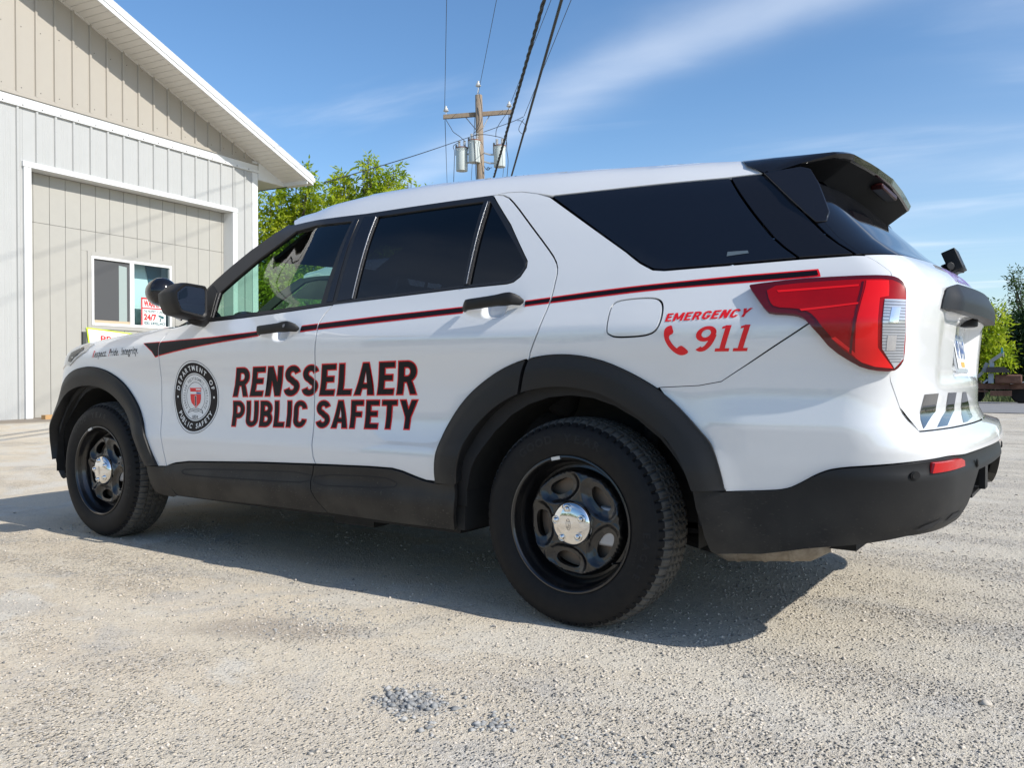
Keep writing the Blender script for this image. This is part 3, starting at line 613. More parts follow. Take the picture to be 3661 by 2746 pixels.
    TG = merged(LID[::-1], [(1.0058,1.2775),(1.2105,1.281),(1.55,1.290),(U3,1.298)], [(U3,.741),(1.4,.741),(1.088,.743),(1.030,.813),(.972,.893),(.960,.925),(1.0,1.05)])
    tg = sheet('tailgate', TG, WHITE, car, inset=0, g=.022, side=2, disp=td)
    HT = [(1.2983,1.120),(1.302,1.150),(1.322,1.180),(1.350,1.192),(1.4005,1.199),(U3,1.202),(U3,1.113),(1.55,1.114)]
    sheet('tailgate_handle_trim', HT, BLK, tg, g=.02, side=2, rim=.045, off=0, disp=lambda u, z: .006+.032*sst(1.30,1.42,u)*(1-.45*sst(1.15,1.20,z)))
    b = MB(); b.lathe([(.018,0),(.030,.004),(.030,.030),(.02,.04)], (1.165,0,1.085), 'z', 16); bevel(b.o('rear_camera', BLK, tg), .003)
    pl = MB()
    for zz_, y0 in ((0,0),): pass
    pc = Vector((1.136,0,1.000)); ny = Vector((math.cos(math.radians(-9)),0,math.sin(math.radians(-9)))); up = Vector((-ny.z*-1,0,ny.x)); up = Vector((.157,0,-.0)).cross(Vector((0,0,0))) if False else Vector((-.17,0,.985)).normalized(); ny = Vector((.985,0,.17)).normalized()
    def plate(w, h, d, o_=0.): return [pc+Vector((0,sy*w/2,0))+up*sz*h/2+ny*(o_+sx*d) for sx in (0,1) for sy in (-1,1) for sz in (-1,1)]
    pb = MB(); pb.add(plate(.318,.165,.006,-.008), [(0,1,3,2),(4,6,7,5),(0,4,5,1),(2,3,7,6),(0,2,6,4),(1,5,7,3)]); po = pb.o('licence_plate', mat('plate_frame_silver', (.6,.62,.64), .35, metal=.6), car)
    if decor:
        pb = MB(); pb.add([pc+Vector((0,sy*.146,0))+up*sz*.070+ny*.0005 for sy, sz in ((-1,-1),(1,-1),(1,1),(-1,1))], [(0,1,2,3)]); pb.o('plate_face', mat('plate_white', (.78,.80,.80), .35), po)
        mesh('plate_band', [pc+Vector((0,a,0))+up*b_+ny*.0015 for a, b_ in ((-.05,-.064),(.05,-.064),(.05,-.044),(-.05,-.044))], [(0,1,2,3)], mat('plate_gold', (.75,.38,.06), .4), po)
        for txt, y0, y1, z0, z1, mm in (('VP 8447',-.125,.125,-.034,.036,DECY),('NEW YORK',-.07,.07,.044,.062,DECY)):
            X, T = textbox(txt, [(y0,z0),(y0,z1),(y1,z1),(y1,z0)], bold=.02); V = [pc+Vector((0,a,0))+up*b_+ny*.0016 for a, b_ in X]; mesh('plate_lettering', V, T, mm, po)
    # rear glass (full width)
    GB = [(.8449,1.2835),(1.0058,1.2835),(1.2105,1.287),(1.55,1.296),(U3,1.304),(U3,1.60),(.80,1.60),(.83,1.44)]
    sheet('rear_window', GB, mat('black_ceramic_glass', (.006,.007,.010), .03, spec=.6), car, g=.04, side=2, rim=.01, off=-.002)
    each('d_pillar_trim', [DP[0],DP[1],DP[2],DP[3]], GLOSSB, car, inset=.002, off=-.001)
    each('side_window', [QG[0],QG[1],QG[2],QG[3],QG[4],QG[5],QG[6],QG[7]], mat('quarter_glass', (.006,.007,.011), .03, spec=.6), car, inset=.002, off=-.001)
    if decor: decal('window_sticker', np.array(TR['sticker']), [(0,3,2,1)], mat('sticker_grey', (.10,.13,.15), .3), car, off=.0005)
    # window surround with its glass
    TRIMP = merged([(-2.07,1.170)], BELT_F[1:], BELT_R[1:-1], ROOFL[::-1], [(-1.7591,1.6487),(-1.80,1.6193),(-1.9469,1.5248),(-2.0402,1.4468),(-2.1171,1.377),(-2.1598,1.333),(-2.26,1.24),(-2.31,1.178),(-2.25,1.166)])
    G1 = [(-2.0342,1.1888),(-1.6,1.2085),(-1.2866,1.2260),(-1.2548,1.6100),(-1.4971,1.6175),(-1.6527,1.6040),(-1.76,1.535),(-1.8589,1.4701),(-1.96,1.388),(-2.043,1.3172)]
    G2 = [(-1.0957,1.6156),(-1.0877,1.2361),(-.5003,1.2604),(-.5190,1.6201)]
    G3 = [(-.486,1.6143),(-.4115,1.5375),(-.2893,1.4049),(-.2380,1.3426),(-.2290,1.321),(-.2402,1.2951),(-.2669,1.2733),(-.2932,1.2672),(-.4735,1.262)]
    each('window_trim', TRIMP, TRIM, car, holes=[G1, G2, G3], g=.03, off=.0015, rim=.02)
    each('b_pillar_trim', [(-1.250,1.2285),(-1.213,1.2297),(-1.2128,1.612),(-1.235,1.6135)], GLOSSB, car, off=.004, rim=.004)
    each('b_pillar_trim', [(-1.188,1.2300),(-1.103,1.2350),(-1.109,1.614),(-1.1838,1.622)], GLOSSB, car, off=.004, rim=.004)
    each('window', G1, FRONTG, car, off=-.007, rim=0, inset=-.004)
    each('window', G2, DARKG, car, off=-.007, rim=0, inset=-.004)
    each('window', G3, DARKG, car, off=-.007, rim=0, inset=-.004)
    bright = mat('window_channel_edge', (.35,.36,.38), .25, metal=.7)
    each('window_channel', [(-1.0975,1.238),(-1.0945,1.238),(-1.104,1.612),(-1.107,1.612)], bright, car, off=.006, rim=.004, g=.03)
    each('window_channel', [(-.497,1.262),(-.474,1.262),(-.487,1.615),(-.517,1.617)], TRIM, car, off=.006, rim=.006, g=.03)
    each('window_channel', [(-.483,1.264),(-.480,1.264),(-.4935,1.612),(-.4965,1.612)], bright, car, off=.0085, rim=.003, g=.03)
    # fender, nose, hood
    FT = [(u, zftop(u)) for u in np.arange(-3.60,-2.43,.06)]
    FP = merged(FC, [(-2.4405,.4345)], FAR_O[::-1], [(-3.70,.40),(-3.78,.42),(-3.78,.80),(-3.62,.96)], FT)
    FP = merged(FC, [(-2.4405,.4345)], [p for p in FAR_O[::-1] if p[0] > -3.60], [(-3.60,.92)], FT)
    fe = each('fender', FP, WHITE, car, inset=.003, g=.03)
    NP = merged([p for p in FAR_O if p[0] < -3.60], [(-3.60,.93)], [(u, zftop(u)) for u in np.arange(-3.60,-4.65,-.1)], [(FU,1.0),(FU,.42),(-3.70,.42)])
    sheet('front_bumper', NP, WHITE, car, g=.05, side=2)
    sheet('grille', [(-4.05,.62),(-4.05,.90),(FU,.92),(FU,.60)], GLOSSB, car, g=.05, side=2, off=.01)
    each('front_bumper_lip', [(-3.70,.42),(-3.66,.36),(-3.60,.30),(-3.75,.27),(FU,.27),(FU,.42)], CLAD, car, g=.05, off=.004, rim=.03)
    HLm = mat('headlight_lens', (.30,.31,.32), .08, coat=1, metal=.3)
    for s in both:
        hl = sheet('headlight', [(-3.46,.965),(-3.36,.958),(-3.13,1.035),(-3.10,1.078),(-3.20,1.083),(-3.40,1.062),(-3.75,.99),(-3.72,.93)], HLm, car, off=.005, side=s, g=.03, rim=.012)
        sheet('headlight_bezel', [(-3.40,.985),(-3.34,.980),(-3.17,1.045),(-3.20,1.062),(-3.38,1.03)], GLOSSB, hl, off=.0065, side=s, g=.03, rim=0)
    ue = list(np.arange(-2.412,-4.6,-.06))+[FU]; L = np.array([P(u, zftop(u))-np.array([0,0,.002]) for u in ue]); tt = np.linspace(-1,1,25)
    Lc = L.copy(); Lc[:,1] = np.minimum(Lc[:,1], 0)
    hood = np.zeros((len(ue), 25, 3))
    for i in range(len(ue)):
        k = min(1, abs(Lc[i,1])/.7)
        for j, t in enumerate(tt):
            hood[i,j] = [Lc[i,0]-.10*(1-t*t)*k*(1 if i < 6 else 0)*(1-i/6), Lc[i,1]*-t if False else t*abs(Lc[i,1]), Lc[i,2]+.055*(1-abs(t)**2.4)*k]
    grid('hood', hood, WHITE, car)
    # windshield, roof, headliner
    ap = [(-2.41,1.155),(-2.34,1.18),(-2.26,1.245),(-2.1650,1.337),(-2.1200,1.380),(-2.0450,1.451),(-1.9520,1.529),(-1.805,1.624),(-1.745,1.665),(-1.70,1.70)]
    ap = smoothp(ap, 1); Lw = np.array([P(u, z)-.004*N(u, z) for u, z in ap]); ws = np.zeros((len(ap), 21, 3))
    for i in range(len(ap)):
        for j, t in enumerate(np.linspace(-1,1,21)): ws[i,j] = [Lw[i,0]-.13*(1-t*t), t*abs(Lw[i,1]), Lw[i,2]+.03*(1-t*t)]
    grid('windshield', ws, FRONTG, car)
    each('a_pillar', merged([(-1.7591,1.6500),(-1.80,1.6205),(-1.9469,1.526),(-2.0402,1.448),(-2.1171,1.378),(-2.1598,1.334),(-2.26,1.241),(-2.31,1.180)], [(-2.36,1.160),(-2.275,1.245),(-2.170,1.339),(-2.1271,1.383),(-2.0502,1.453),(-1.9569,1.531),(-1.81,1.626),(-1.762,1.655)]), TRIM, car, g=.03, off=.0005, rim=.01)
    ut = list(np.arange(-1.74,.70,.06))+[.7081]
    def ztop(u): return 1.742+float(DROP(u))
    RT = merged(ROOFL, ARC[1:-1], [(-.1945,1.6075),(.6127,1.5990),(.7773,1.6025),(.745,1.655),(.7081,ztop(.708))], [(u, ztop(u)) for u in ut[::-1][1:]], [(-1.745,1.672)])
    f0, n0 = surf(None, .0015)
    each('roof_rail_panel', RT, WHITE, car, g=.03, rim=.012, fs=(f0, n0), inset=0)
    rf = np.zeros((len(ut), 25, 3))
    for i, u in enumerate(ut):
        e = P(u, ztop(u))+.0015*N(u, ztop(u)); n_ = N(u, ztop(u)); sl = abs(n_[1]/n_[2]) if abs(n_[2]) > .05 else .3
        fr = sst(-1.76,-.9,u)
        for j, t in enumerate(np.linspace(-1,1,25)): rf[i,j] = [e[0]-(.10*(1-t*t)*(1-sst(-1.74,-1.4,u))), t*abs(e[1]), e[2]+min(sl,.10)*abs(e[1])/2*(1-t*t)*fr]
    grid('roof', rf, WHITE, car)
    hl2 = rf.copy(); hl2[:,:,2] -= .07; hl2[:,:,1] *= .98; grid('headliner', hl2, SEAT, car)
    # spoiler
    nv_ = 81; vs = np.linspace(-1,1,nv_); top = []; 
    for v in vs:
        a = abs(v); s_ = -1 if v < 0 else 1
        e = P(.7081, ztop(.708)); fy = float(np.interp(a, [0,.84,.90,.95,1], [0,abs(e[1]),.635,.665,.692]))
        fz = float(np.interp(a, [0,.84,.90,.95,1], [float(rf[-1,12,2]),float(e[2])+.003,1.662,1.640,1.602])); fx = float(np.interp(a, [0,.84,.95,1], [e[0]+.002,e[0]+.002,.545,.615]))
        ry = float(np.interp(a, [0,.84,.90,.95,1], [0,.575,.625,.665,.694])); rx = float(np.interp(a, [0,.35,.60,.80,.86,.90,.95,1], [.897,.890,.880,.872,.855,.835,.73,.63])); rz = float(np.interp(a, [0,.5,.84,.90,.95,1], [1.678,1.672,1.662,1.655,1.630,1.6025]))
        gx = float(np.interp(a, [0,.8,.9,1], [.80,.78,.70,.62])); gz = float(np.interp(a, [0,.8,.90,1], [1.570,1.575,1.60,1.600]))
        lip = .030*(1-a**12)
        gx = min(gx, rx-.004); A0 = np.array([fx, fy, fz]); A1 = np.array([rx, ry, rz]); mid = (A0+A1)/2+np.array([0,0,.010*(1-a**4)]); B0_ = A1+np.array([-.006,0,-lip]); G0 = np.array([gx-.03*(1-a), min(ry,.66), gz])
        prof = [A0, A0*.45+A1*.1+mid*.45, A0*.1+A1*.45+mid*.45, A1-(A1-A0)*.03+np.array([0,0,.001]), A1+np.array([.003,0,-.006]), B0_+np.array([.002,0,.004]), B0_+np.array([-.006,0,0]), B0_*.5+G0*.5+np.array([0,0,.012*(1-a)]), G0]
        top.append([q*np.array([1,s_,1]) for q in prof])
    sp = grid('spoiler', np.array(top), [GLOSSB, mat('spoiler_underside', (.008,.008,.009), .65, spec=.12)], car); mi = np.zeros(len(sp.data.polygons), np.int32); mi.reshape(-1, 8)[:, 6:] = 1; sp.data.polygons.foreach_set('material_index', mi); sp.data.set_sharp_from_angle(angle=math.radians(35))
    b = MB(); b.box((.845,-.14,1.612),(.890,.14,1.634)); bevel(b.o('high_brake_light', mat('brake_lens_dark', (.03,.004,.004), .4, spec=.2), sp), .006)
    FIN3 = [(.615,.700,1.600),(.735,.678,1.610),(.765,.668,1.600),(.799,.697,1.545),(.826,.727,1.485),(.848,.752,1.435),(.845,.776,1.400),(.815,.795,1.398),(.722,.762,1.49)]
    for s in both:
        sg = -1 if s == 0 else 1; q = MB(); n_ = len(FIN3); q.add([(x, sg*abs(y), z) for x, y, z in FIN3]+[(x-.012, sg*(abs(y)-.03), z) for x, y, z in FIN3], [tuple(range(n_))[::-1] if s == 0 else tuple(range(n_)), tuple(range(n_, 2*n_)) if s == 0 else tuple(range(2*n_-1, n_-1, -1))]+[((i+1)%n_, i, n_+i, n_+(i+1)%n_)[::1 if s else -1] for i in range(n_)]); bevel(q.o('spoiler_fin', GLOSSB, car), .004)
    b = MB(); R = Matrix.Translation((1.10,.10,1.345)) @ Matrix.Rotation(math.radians(-22), 4, 'Y'); b.box((-.022,-.075,-.045),(.028,.045,.040), R); b.tube([(1.112,.06,1.30),(1.115,.06,1.33)], .03, 10); b.tube([(1.075,.03,1.315),(1.105,-.02,1.318)], .016, 8); b.tube([(1.09,.14,1.345),(1.075,.34,1.325),(1.05,.52,1.31)], [.018,.014,.008], 8)
    bevel(b.o('rear_wiper', BLK, car), .012, 3)
    # tail light
    LENS = mat('tail_lens_red', (.36,.001,.003), .25, coat=.3, spec=.2, noise=(7,.5,(.22,.001,.002)))
    LENSD = mat('tail_lens_dark_red', (.09,.001,.003), .15, coat=.5, spec=.3)
    LENSB = mat('tail_lens_bright_red', (.78,.004,.004), .3, coat=.4, spec=.3)
    CLEAR = mat('reverse_lens', (.55,.57,.60), .12, coat=1, metal=.35)
    TL = smoothp(TR['taillight'], 1, True); TLS = {1.0: 0}
    for s in both:
        tl = sheet('tail_light', TL, LENSD, car, off=.020, rim=.040, g=.02, side=s, disp=lambda u, z: -.006*0+0*u)
        inner = [(.575,1.178),(.66,1.186),(.78,1.188),(.895,1.186),(.955,1.170),(.975,1.145),(.985,1.115),(1.008,1.03),(1.008,.964),(.985,.942),(.955,.9300),(.885,.934),(.832,.949),(.765,.998),(.728,1.045),(.695,1.085),(.672,1.102),(.645,1.108),(.605,1.112),(.59,1.130)]
        sheet('lens', smoothp(inner,1,True), LENS, tl, off=.0215, rim=0, g=.02, side=s)
        sheet('light_band', [(.812,1.183),(.895,1.181),(.905,1.135),(.873,1.130),(.893,.994),(.958,.931),(.886,.936),(.838,.950),(.815,.965),(.806,1.06)], LENSB, tl, off=.0225, rim=0, g=.02, side=s)
        for q_ in ([(.60,1.165),(.79,1.172),(.79,1.166),(.605,1.158)], [(.745,1.02),(.755,1.024),(.835,.962),(.828,.957)], [(.66,1.105),(.80,1.118),(.80,1.113),(.665,1.099)]): sheet('lens_seam', q_, LENSB, tl, off=.0222, rim=0, g=.03, side=s)
        sheet('lens_seam', [(.797,1.18),(.804,1.18),(.802,.975),(.795,.98)], LENSD, tl, off=.0224, rim=0, g=.03, side=s)
        wl = sheet('reverse_lens', [(.892,1.126),(.978,1.127),(1.001,1.042),(1.001,.962),(.9625,.932),(.910,.990)], CLEAR, tl, off=.0235, rim=.003, g=.02, side=s)
        for k in range(21):
            z = .950+k*.0084; u0 = .914-.02*(z-.95)/.17 if z > .985 else .914+(.985-z)*.8; u1 = (.998-.02*max(0, (z-1.04)/.085)) if z > .965 else .988
            sheet('lens_rib', [(u0,z),(u1,z),(u1,z+.0034),(u0,z+.0034)], mat('lens_rib_grey', (.30,.31,.33), .2, metal=.5), tl, off=.0245, rim=.001, g=.04, side=s)
        for z0 in (1.062,.985): sheet('bulb_reflector', [(.925,z0),(.962,z0),(.962,z0+.042),(.925,z0+.042)], mat('lens_silver', (.8,.8,.82), .1, metal=.9), tl, off=.0252, rim=.001, g=.03, side=s)
    # cladding
    ro = dict(rim=.02, g=.03)
    RB = [(-2.4439,.4345),(-2.378,.4345)]
    each('rocker_cladding', [(-2.5178,.434),(-2.378,.434),(-2.3735,.3926),(-2.3544,.3463),(-2.3216,.2925),(-2.36,.283),(-2.44,.286),(-2.4989,.2965),(-2.5134,.3508)], CLAD, car, off=.010, **ro)
    def cd_(u, z): return .010+.014*(1-sst(.30,.46,z))*0+.016*sst(.30,.40,z)*(1-sst(.40,.475,z))
    FCB = [(-2.3691,.4345),(-2.3658,.3926),(-2.3464,.3463),(-2.3136,.2965)]
    DCB = [(-1.2700,.5115),(-1.2790,.48),(-1.2909,.4522),(-1.2822,.4059),(-1.2528,.3539),(-1.2164,.3086)]
    each('door_cladding', merged(FCB, [(-2.0,.2985),(-1.6933,.3045),(-1.26,.3055)], [(a-.004, b) for a, b in DCB[::-1]], [(a, b-.003) for a, b in BOT_F[::-1][1:]]), CLAD, car, disp=cd_, **ro)
    each('door_cladding', merged([(a+.001, b) for a, b in DCB], [(-.8433,.3042),(-.5135,.3057),(-.4871,.3891),(-.4821,.4383),(-.4849,.4870)], [(a, b-.003) for a, b in BOT_R[::-1][:-1]]), CLAD, car, disp=cd_, **ro)
    for nm, pl_ in (('inset',TR['inset']),('inset2',TR['inset2'])):
        p2 = smoothp(pl_, 1, True); p3 = offp(p2, -.0045)
        for s in both: sheet('cladding_groove', p2, GAP, car, disp=lambda u, z: cd_(u, z)+.0012, g=.03, rim=0, side=s, holes=[p3])
    def arch(outer, inner, s, nm='wheel_arch_trim'):
        def d(u, z, o=np.array(outer)):
            pts = np.stack([np.ravel(u), np.ravel(z)], 1); q = segd_open(pts, o).reshape(np.shape(u)); return .010+.013*sst(-.02,.05,q)
        return sheet(nm, merged(outer, inner[::-1]), CLAD, car, disp=d, rim=.05, g=.012, side=s)
    iq = min(range(len(RAR_O)), key=lambda i: abs(RAR_O[i][0]+.156)); ii = min(range(len(RAR_I)), key=lambda i: abs(RAR_I[i][0]+.186))
    for s in both:
        arch([p for p in RAR_O if p[0] < -.158], [p for p in RAR_I if p[0] < -.190], s)
        arch([p for p in RAR_O if p[0] > -.152], [p for p in RAR_I if p[0] > -.184], s)
        arch(FAR_O, FAR_I, s)
    # inner shell, wells, floor
    hole_r = [(.46*math.cos(a)+.0, .372+.46*math.sin(a)) for a in np.linspace(0, 2*math.pi, 32, endpoint=False)]; hole_f = [(a-3.04, b) for a, b in hole_r]
    sheet('inner_shell', [(-3.95,.34),(1.2,.42),(U3,.60),(U3,1.14),(-.9,1.14),(-2.35,1.12),(-3.3,1.0),(-3.95,.95)], GAP, car, off=-.028, rim=0, g=.08, holes=[hole_r, hole_f, [(1.5,.86),(1.949,.86),(1.949,1.135),(1.5,1.135)]], side=2)
    for x in (0., -3.025):
        for s in (-1, 1):
            prof = []; b = MB(); n_ = 28; V = []
            for k in range(n_+1):
                a = math.radians(-4+188*k/n_)
                for y in (.945,.90,.60): V.append((x+.485*math.cos(a)*(1 if y < .95 else .99), s*y, .372+.49*math.sin(a)))
            F = [(3*k+j, 3*k+j+1, 3*k+j+4, 3*k+j+3) for k in range(n_) for j in range(2)]; b.add(V, F)
            b.add([(x+.485*math.cos(math.radians(-4+188*k/n_)), s*.60, .372+.49*math.sin(math.radians(-4+188*k/n_))) for k in range(n_+1)], [tuple(range(n_+1))])
            b.o('wheel_liner', WELL, car, smooth=True)
            b = MB(); b.tube([(x+.16,s*.70,.34),(x+.19,s*.68,.62),(x+.2,s*.66,.80)], .035, 10); b.box((x-.05,min(s*.62,s*.80),.33),(x+.05,max(s*.62,s*.80),.41)); b.o('shock_absorber', WELL, car)
    fl = MB(); fl.box((-2.45,-.88,.27),(-.55,.88,.30)); fl.box((-3.7,-.6,.26),(-2.4,.6,.30)); fl.box((-.6,-.6,.32),(.9,.6,.36)); fl.box((.60,-.80,.44),(1.02,.80,.60)); fl.box((1.0,-.62,.46),(1.13,.62,.60)); fl.box((1.13,-.50,.465),(1.185,.50,.60)); fl.box((.90,-.84,.435),(1.03,-.60,.60)); fl.box((.90,.60,.435),(1.03,.84,.60)); fl.o('underbody', GAP, car)  # rear boxes, mostly unseen, are added to fill out the bumper's ground shadow
    b = MB(); b.tube([(.42,-.66,.325),(.47,-.64,.318),(.74,-.58,.340),(.80,-.56,.35)], [.05,.075,.075,.05], 22); b.o('muffler', mat('muffler_steel', (.33,.29,.24), .6, metal=.3, noise=(22,.8,(.13,.10,.07)), bump=(60,.4,.004)), car, smooth=True)
    for k in range(3): b = MB(); x = .50+.09*k; b.tube([(x-.006,-.64+.22*(x-.47),.318+.081*(x-.47)),(x+.006,-.64+.22*(x-.46),.319+.081*(x-.46))], .079, 22); b.o('muffler_rib', MATS['muffler_steel'], car)
    b = MB(); b.tube([(-2.2,-.30,.25),(-1.0,-.32,.24),(.2,-.4,.27),(.45,-.6,.28)], .035, 10); b.box((-1.35,-.80,.225),(-1.1,-.70,.262)); b.o('exhaust_pipe', WELL, car)
    for s in (-1, 1):
        q = MB(); q.box((-.575,min(s*.60,s*.945),.300),(-.478,max(s*.60,s*.945),.52)); q.o('sill_end', WELL, car)
    # interior
    def seat(x, y, w=.50):
        s_ = empty('seat', (0,0,0)); s_.parent = car
        b = MB(); b.box((x-.30,y-w/2,.62),(x+.22,y+w/2,.76)); bevel(b.o('cushion', SEAT, s_), .05, 3)
        R = Matrix.Translation((x+.20,y,.74)) @ Matrix.Rotation(math.radians(-14), 4, 'Y').inverted()
        b = MB(); b.box((-.06,-w/2,0),(.07,w/2,.60), R); bevel(b.o('backrest', SEAT, s_), .05, 3)
        b = MB(); b.box((-.05,-.13,.63),(.05,.13,.84), R); b.tube([R@Vector((0,-.07,.56)),R@Vector((0,-.07,.68))], .008, 6); b.tube([R@Vector((0,.07,.56)),R@Vector((0,.07,.68))], .008, 6); bevel(b.o('headrest', SEAT, s_), .035, 3)
    seat(-1.42,-.40); seat(-1.42,.40); seat(-.45,-.35,.62); seat(-.45,.35,.62)
    b = MB(); b.box((-2.45,-.72,.85),(-2.02,.72,1.13)); bevel(b.o('dashboard', DASH, car), .06, 3)
    b = MB(); ctr = Vector((-1.83,-.40,1.07)); R = Matrix.Rotation(math.radians(62), 4, 'Y')
    ring = [ctr+R@Vector((.185*math.cos(a), .185*math.sin(a), 0)) for a in np.linspace(0, 2*math.pi, 33)]; b.tube(ring, .016, 8, caps=False)
    for a in (0, 2.2, 4.1): b.tube([ctr, ctr+R@Vector((.18*math.cos(a), .18*math.sin(a), 0))], .016, 6)
    b.tube([ctr, ctr+Vector((-.3,0,-.12))], .03, 8); b.o('steering_wheel', BLK, car, smooth=True)
    for sy_ in (-1, 1):
        b = MB(); b.add([(-1.93,sy_*.10,1.505),(-1.60,sy_*.10,1.675),(-1.60,sy_*.64,1.655),(-1.93,sy_*.66,1.485),(-1.93,sy_*.10,1.525),(-1.60,sy_*.10,1.695),(-1.60,sy_*.64,1.675),(-1.93,sy_*.66,1.505)], [(0,1,2,3),(7,6,5,4),(0,4,5,1),(1,5,6,2),(2,6,7,3),(3,7,4,0)]); b.o('sun_visor', SEAT, car)
    b = MB(); b.box((-1.86,-.12,1.42),(-1.82,.12,1.50)); bevel(b.o('rear_view_mirror', BLK, car), .01)
    b = MB(); b.box((-.85+.02,-.62,.75),(-.83,.62,1.62)); b.o('partition_screen', mat('partition_dark', (.015,.015,.018), .5), car)
    b = MB(); b.box((.10,-.75,.80),(.90,.75,1.12)); b.o('cargo_cover', SEAT, car)
    b = MB(); b.tube([(-2.28,-.80,1.175),(-2.22,-.79,1.215)], [.030,.036], 12); b.o('dash_speaker', BLK, car)
    # handles
    def handle(c, L_, slope, host, s, key):
        n_ = 22; rows = []; f, n = surf(None, 0)
        for i in range(n_+1):
            t = i/n_; u = c[0]-L_/2+L_*t; z = c[1]+slope*(t-.5)*L_; e = min(1, math.sqrt(max(0, 1-abs(2*t-1)**8)))
            p = f(np.array(u), np.array(z)); nn = n(np.array(u), np.array(z)); out = .012+.030*float(sst(0,.16,t)*sst(1,.86,t)); hw = (.0195+.004*sst(.6,.8,t))*max(e,.25); th = .013*max(e,.3)
            up_ = np.array([0,0,1.]); row = []
            for k in range(12):
                a = 2*math.pi*k/12; ca, sa = math.cos(a), math.sin(a); ca = math.copysign(abs(ca)**.7, ca); sa = math.copysign(abs(sa)**.7, sa)
                row.append(p+nn*(out+th*ca)+up_*hw*sa)
            rows.append(row)
        V = [q*np.array([1, -1 if s else 1, 1]) for r in rows for q in r]; F = [(i*12+k, i*12+(k+1)%12, (i+1)*12+(k+1)%12, (i+1)*12+k) for i in range(n_) for k in range(12)]+[tuple(range(11,-1,-1)), tuple(n_*12+k for k in range(12))]
        h = mesh('door_handle', V, F, BLK, host, smooth=True); h.data.set_sharp_from_angle(angle=math.radians(60))
        if key and not s:
            uv, T = annulus((c[0]+.085, c[1]+slope*.085), 0.0001, .0075, 16); decal('key_lock', uv, T, mat('lock_steel', (.25,.25,.26), .3, metal=.8), host, off=.0565)
    for s in both:
        handle((-1.505,1.1045), .268, .055, fd[s], s, True); handle((-.330,1.1680), .276, .075, rd[s], s, False)
    # mirrors
    for s in both:
        sg = -1 if s == 0 else 1
        Q = [(-1.170,1.294),(-1.123,1.330),(-1.028,1.324),(-1.019,1.313),(-1.020,1.207),(-1.033,1.195),(-1.144,1.214),(-1.164,1.256)]
        def ring_(x, sc_, dz=0, dy=0): 
            cy, cz = -1.095, 1.262; return [(x, -sg*(cy+(y-cy)*sc_[0]+dy), cz+(z-cz)*sc_[1]+dz) for y, z in roundc(Q, .14)]
        n_ = len(ring_(0,(1,1))); 
        prof = [(-2.006,(.93,.93),0,0),(-1.996,(1.03,1.03),0,0),(-1.994,(1.14,1.17),0,0),(-2.003,(1.22,1.27),-.003,0),(-2.03,(1.28,1.33),-.005,.002),(-2.09,(1.28,1.32),-.006,.004),(-2.14,(1.20,1.22),-.007,.008),(-2.17,(1.0,1.0),-.009,.014),(-2.188,(.62,.62),-.01,.02)]
        b = MB(); V = []; 
        for x, sc_, dz, dy in prof: V += ring_(x, sc_, dz, dy)
        F = [(i*n_+k, i*n_+(k+1)%n_, (i+1)*n_+(k+1)%n_, (i+1)*n_+k) for i in range(len(prof)-1) for k in range(n_)]+[tuple((len(prof)-1)*n_+k for k in range(n_))]
        if s: F = [f_[::-1] for f_ in F]
        b.add(V, F); mh = b.o('side_mirror', BLK, car, auto=38)
        g_ = ring_(-1.9975,(1.0,1.0)); b = MB(); b.add(g_, [tuple(range(n_)) if not s else tuple(range(n_-1,-1,-1))]); b.o('mirror_glass', mat('mirror_silver', (.62,.64,.67), .02, metal=1), mh)
        rim_o = ring_(-1.9960,(1.03,1.03)); 
        b = MB(); b.add([(-1.996, sg*1.160,1.293),(-1.996, sg*1.116,1.322),(-1.996, sg*1.114,1.285),(-1.996, sg*1.124,1.272),(-1.996, sg*1.160,1.262)], [(0,1,2,3,4) if not s else (4,3,2,1,0)]); b.o('blind_spot_mirror', mat('convex_mirror', (.35,.42,.45), .05, metal=1), mh)
        b = MB(); b.tube([(-2.06,sg*1.03,1.195),(-2.08,sg*.985,1.185),(-2.09,sg*.93,1.185)], [.045,.040,.045], 10); b.o('mirror_arm', BLK, mh, smooth=True)
        each_s = [(-2.085,1.178),(-2.045,1.192),(-2.060,1.315),(-2.12,1.355),(-2.20,1.27),(-2.25,1.19)]
        sheet('mirror_sail', each_s, BLK, car, off=.006, rim=.01, side=s)
    # spotlight
    sp_ = MB(); R = Matrix.Translation((-2.46,-.945,1.338)); prof = [(0.001,-.085),(.03,-.081),(.055,-.066),(.070,-.040),(.0745,-.01),(.073,.03),(.0715,.045),(.066,.047)]
    sp_.lathe(prof, (0,0,0), 'x', 28); rot = Matrix.Rotation(math.radians(160), 4, 'Z') @ Matrix.Rotation(math.radians(0), 4, 'Y')
    V = [R @ rot @ Vector(v) for v in sp_.V]; so = mesh('spotlight', V, sp_.F, GLOSSB, car, auto=60)
    b = MB(); b.tube([(-2.46,-.945,1.28),(-2.44,-.92,1.24),(-2.38,-.88,1.20)], .014, 8); b.tube([(-2.46,-.945,1.262),(-2.46,-.945,1.28)], .022, 10); b.o('spotlight_arm', CHROME, so)
    b = MB(); b.box((-2.56,-.80,1.15),(-2.40,.80,1.17)); b.o('cowl_panel', BLK, car)
    # ---------- graphics ----------
    if decor: graphics(car, fd[0], rd[0], fe[0])
    # ---------- wheels ----------
    w0 = make_wheel(car); 
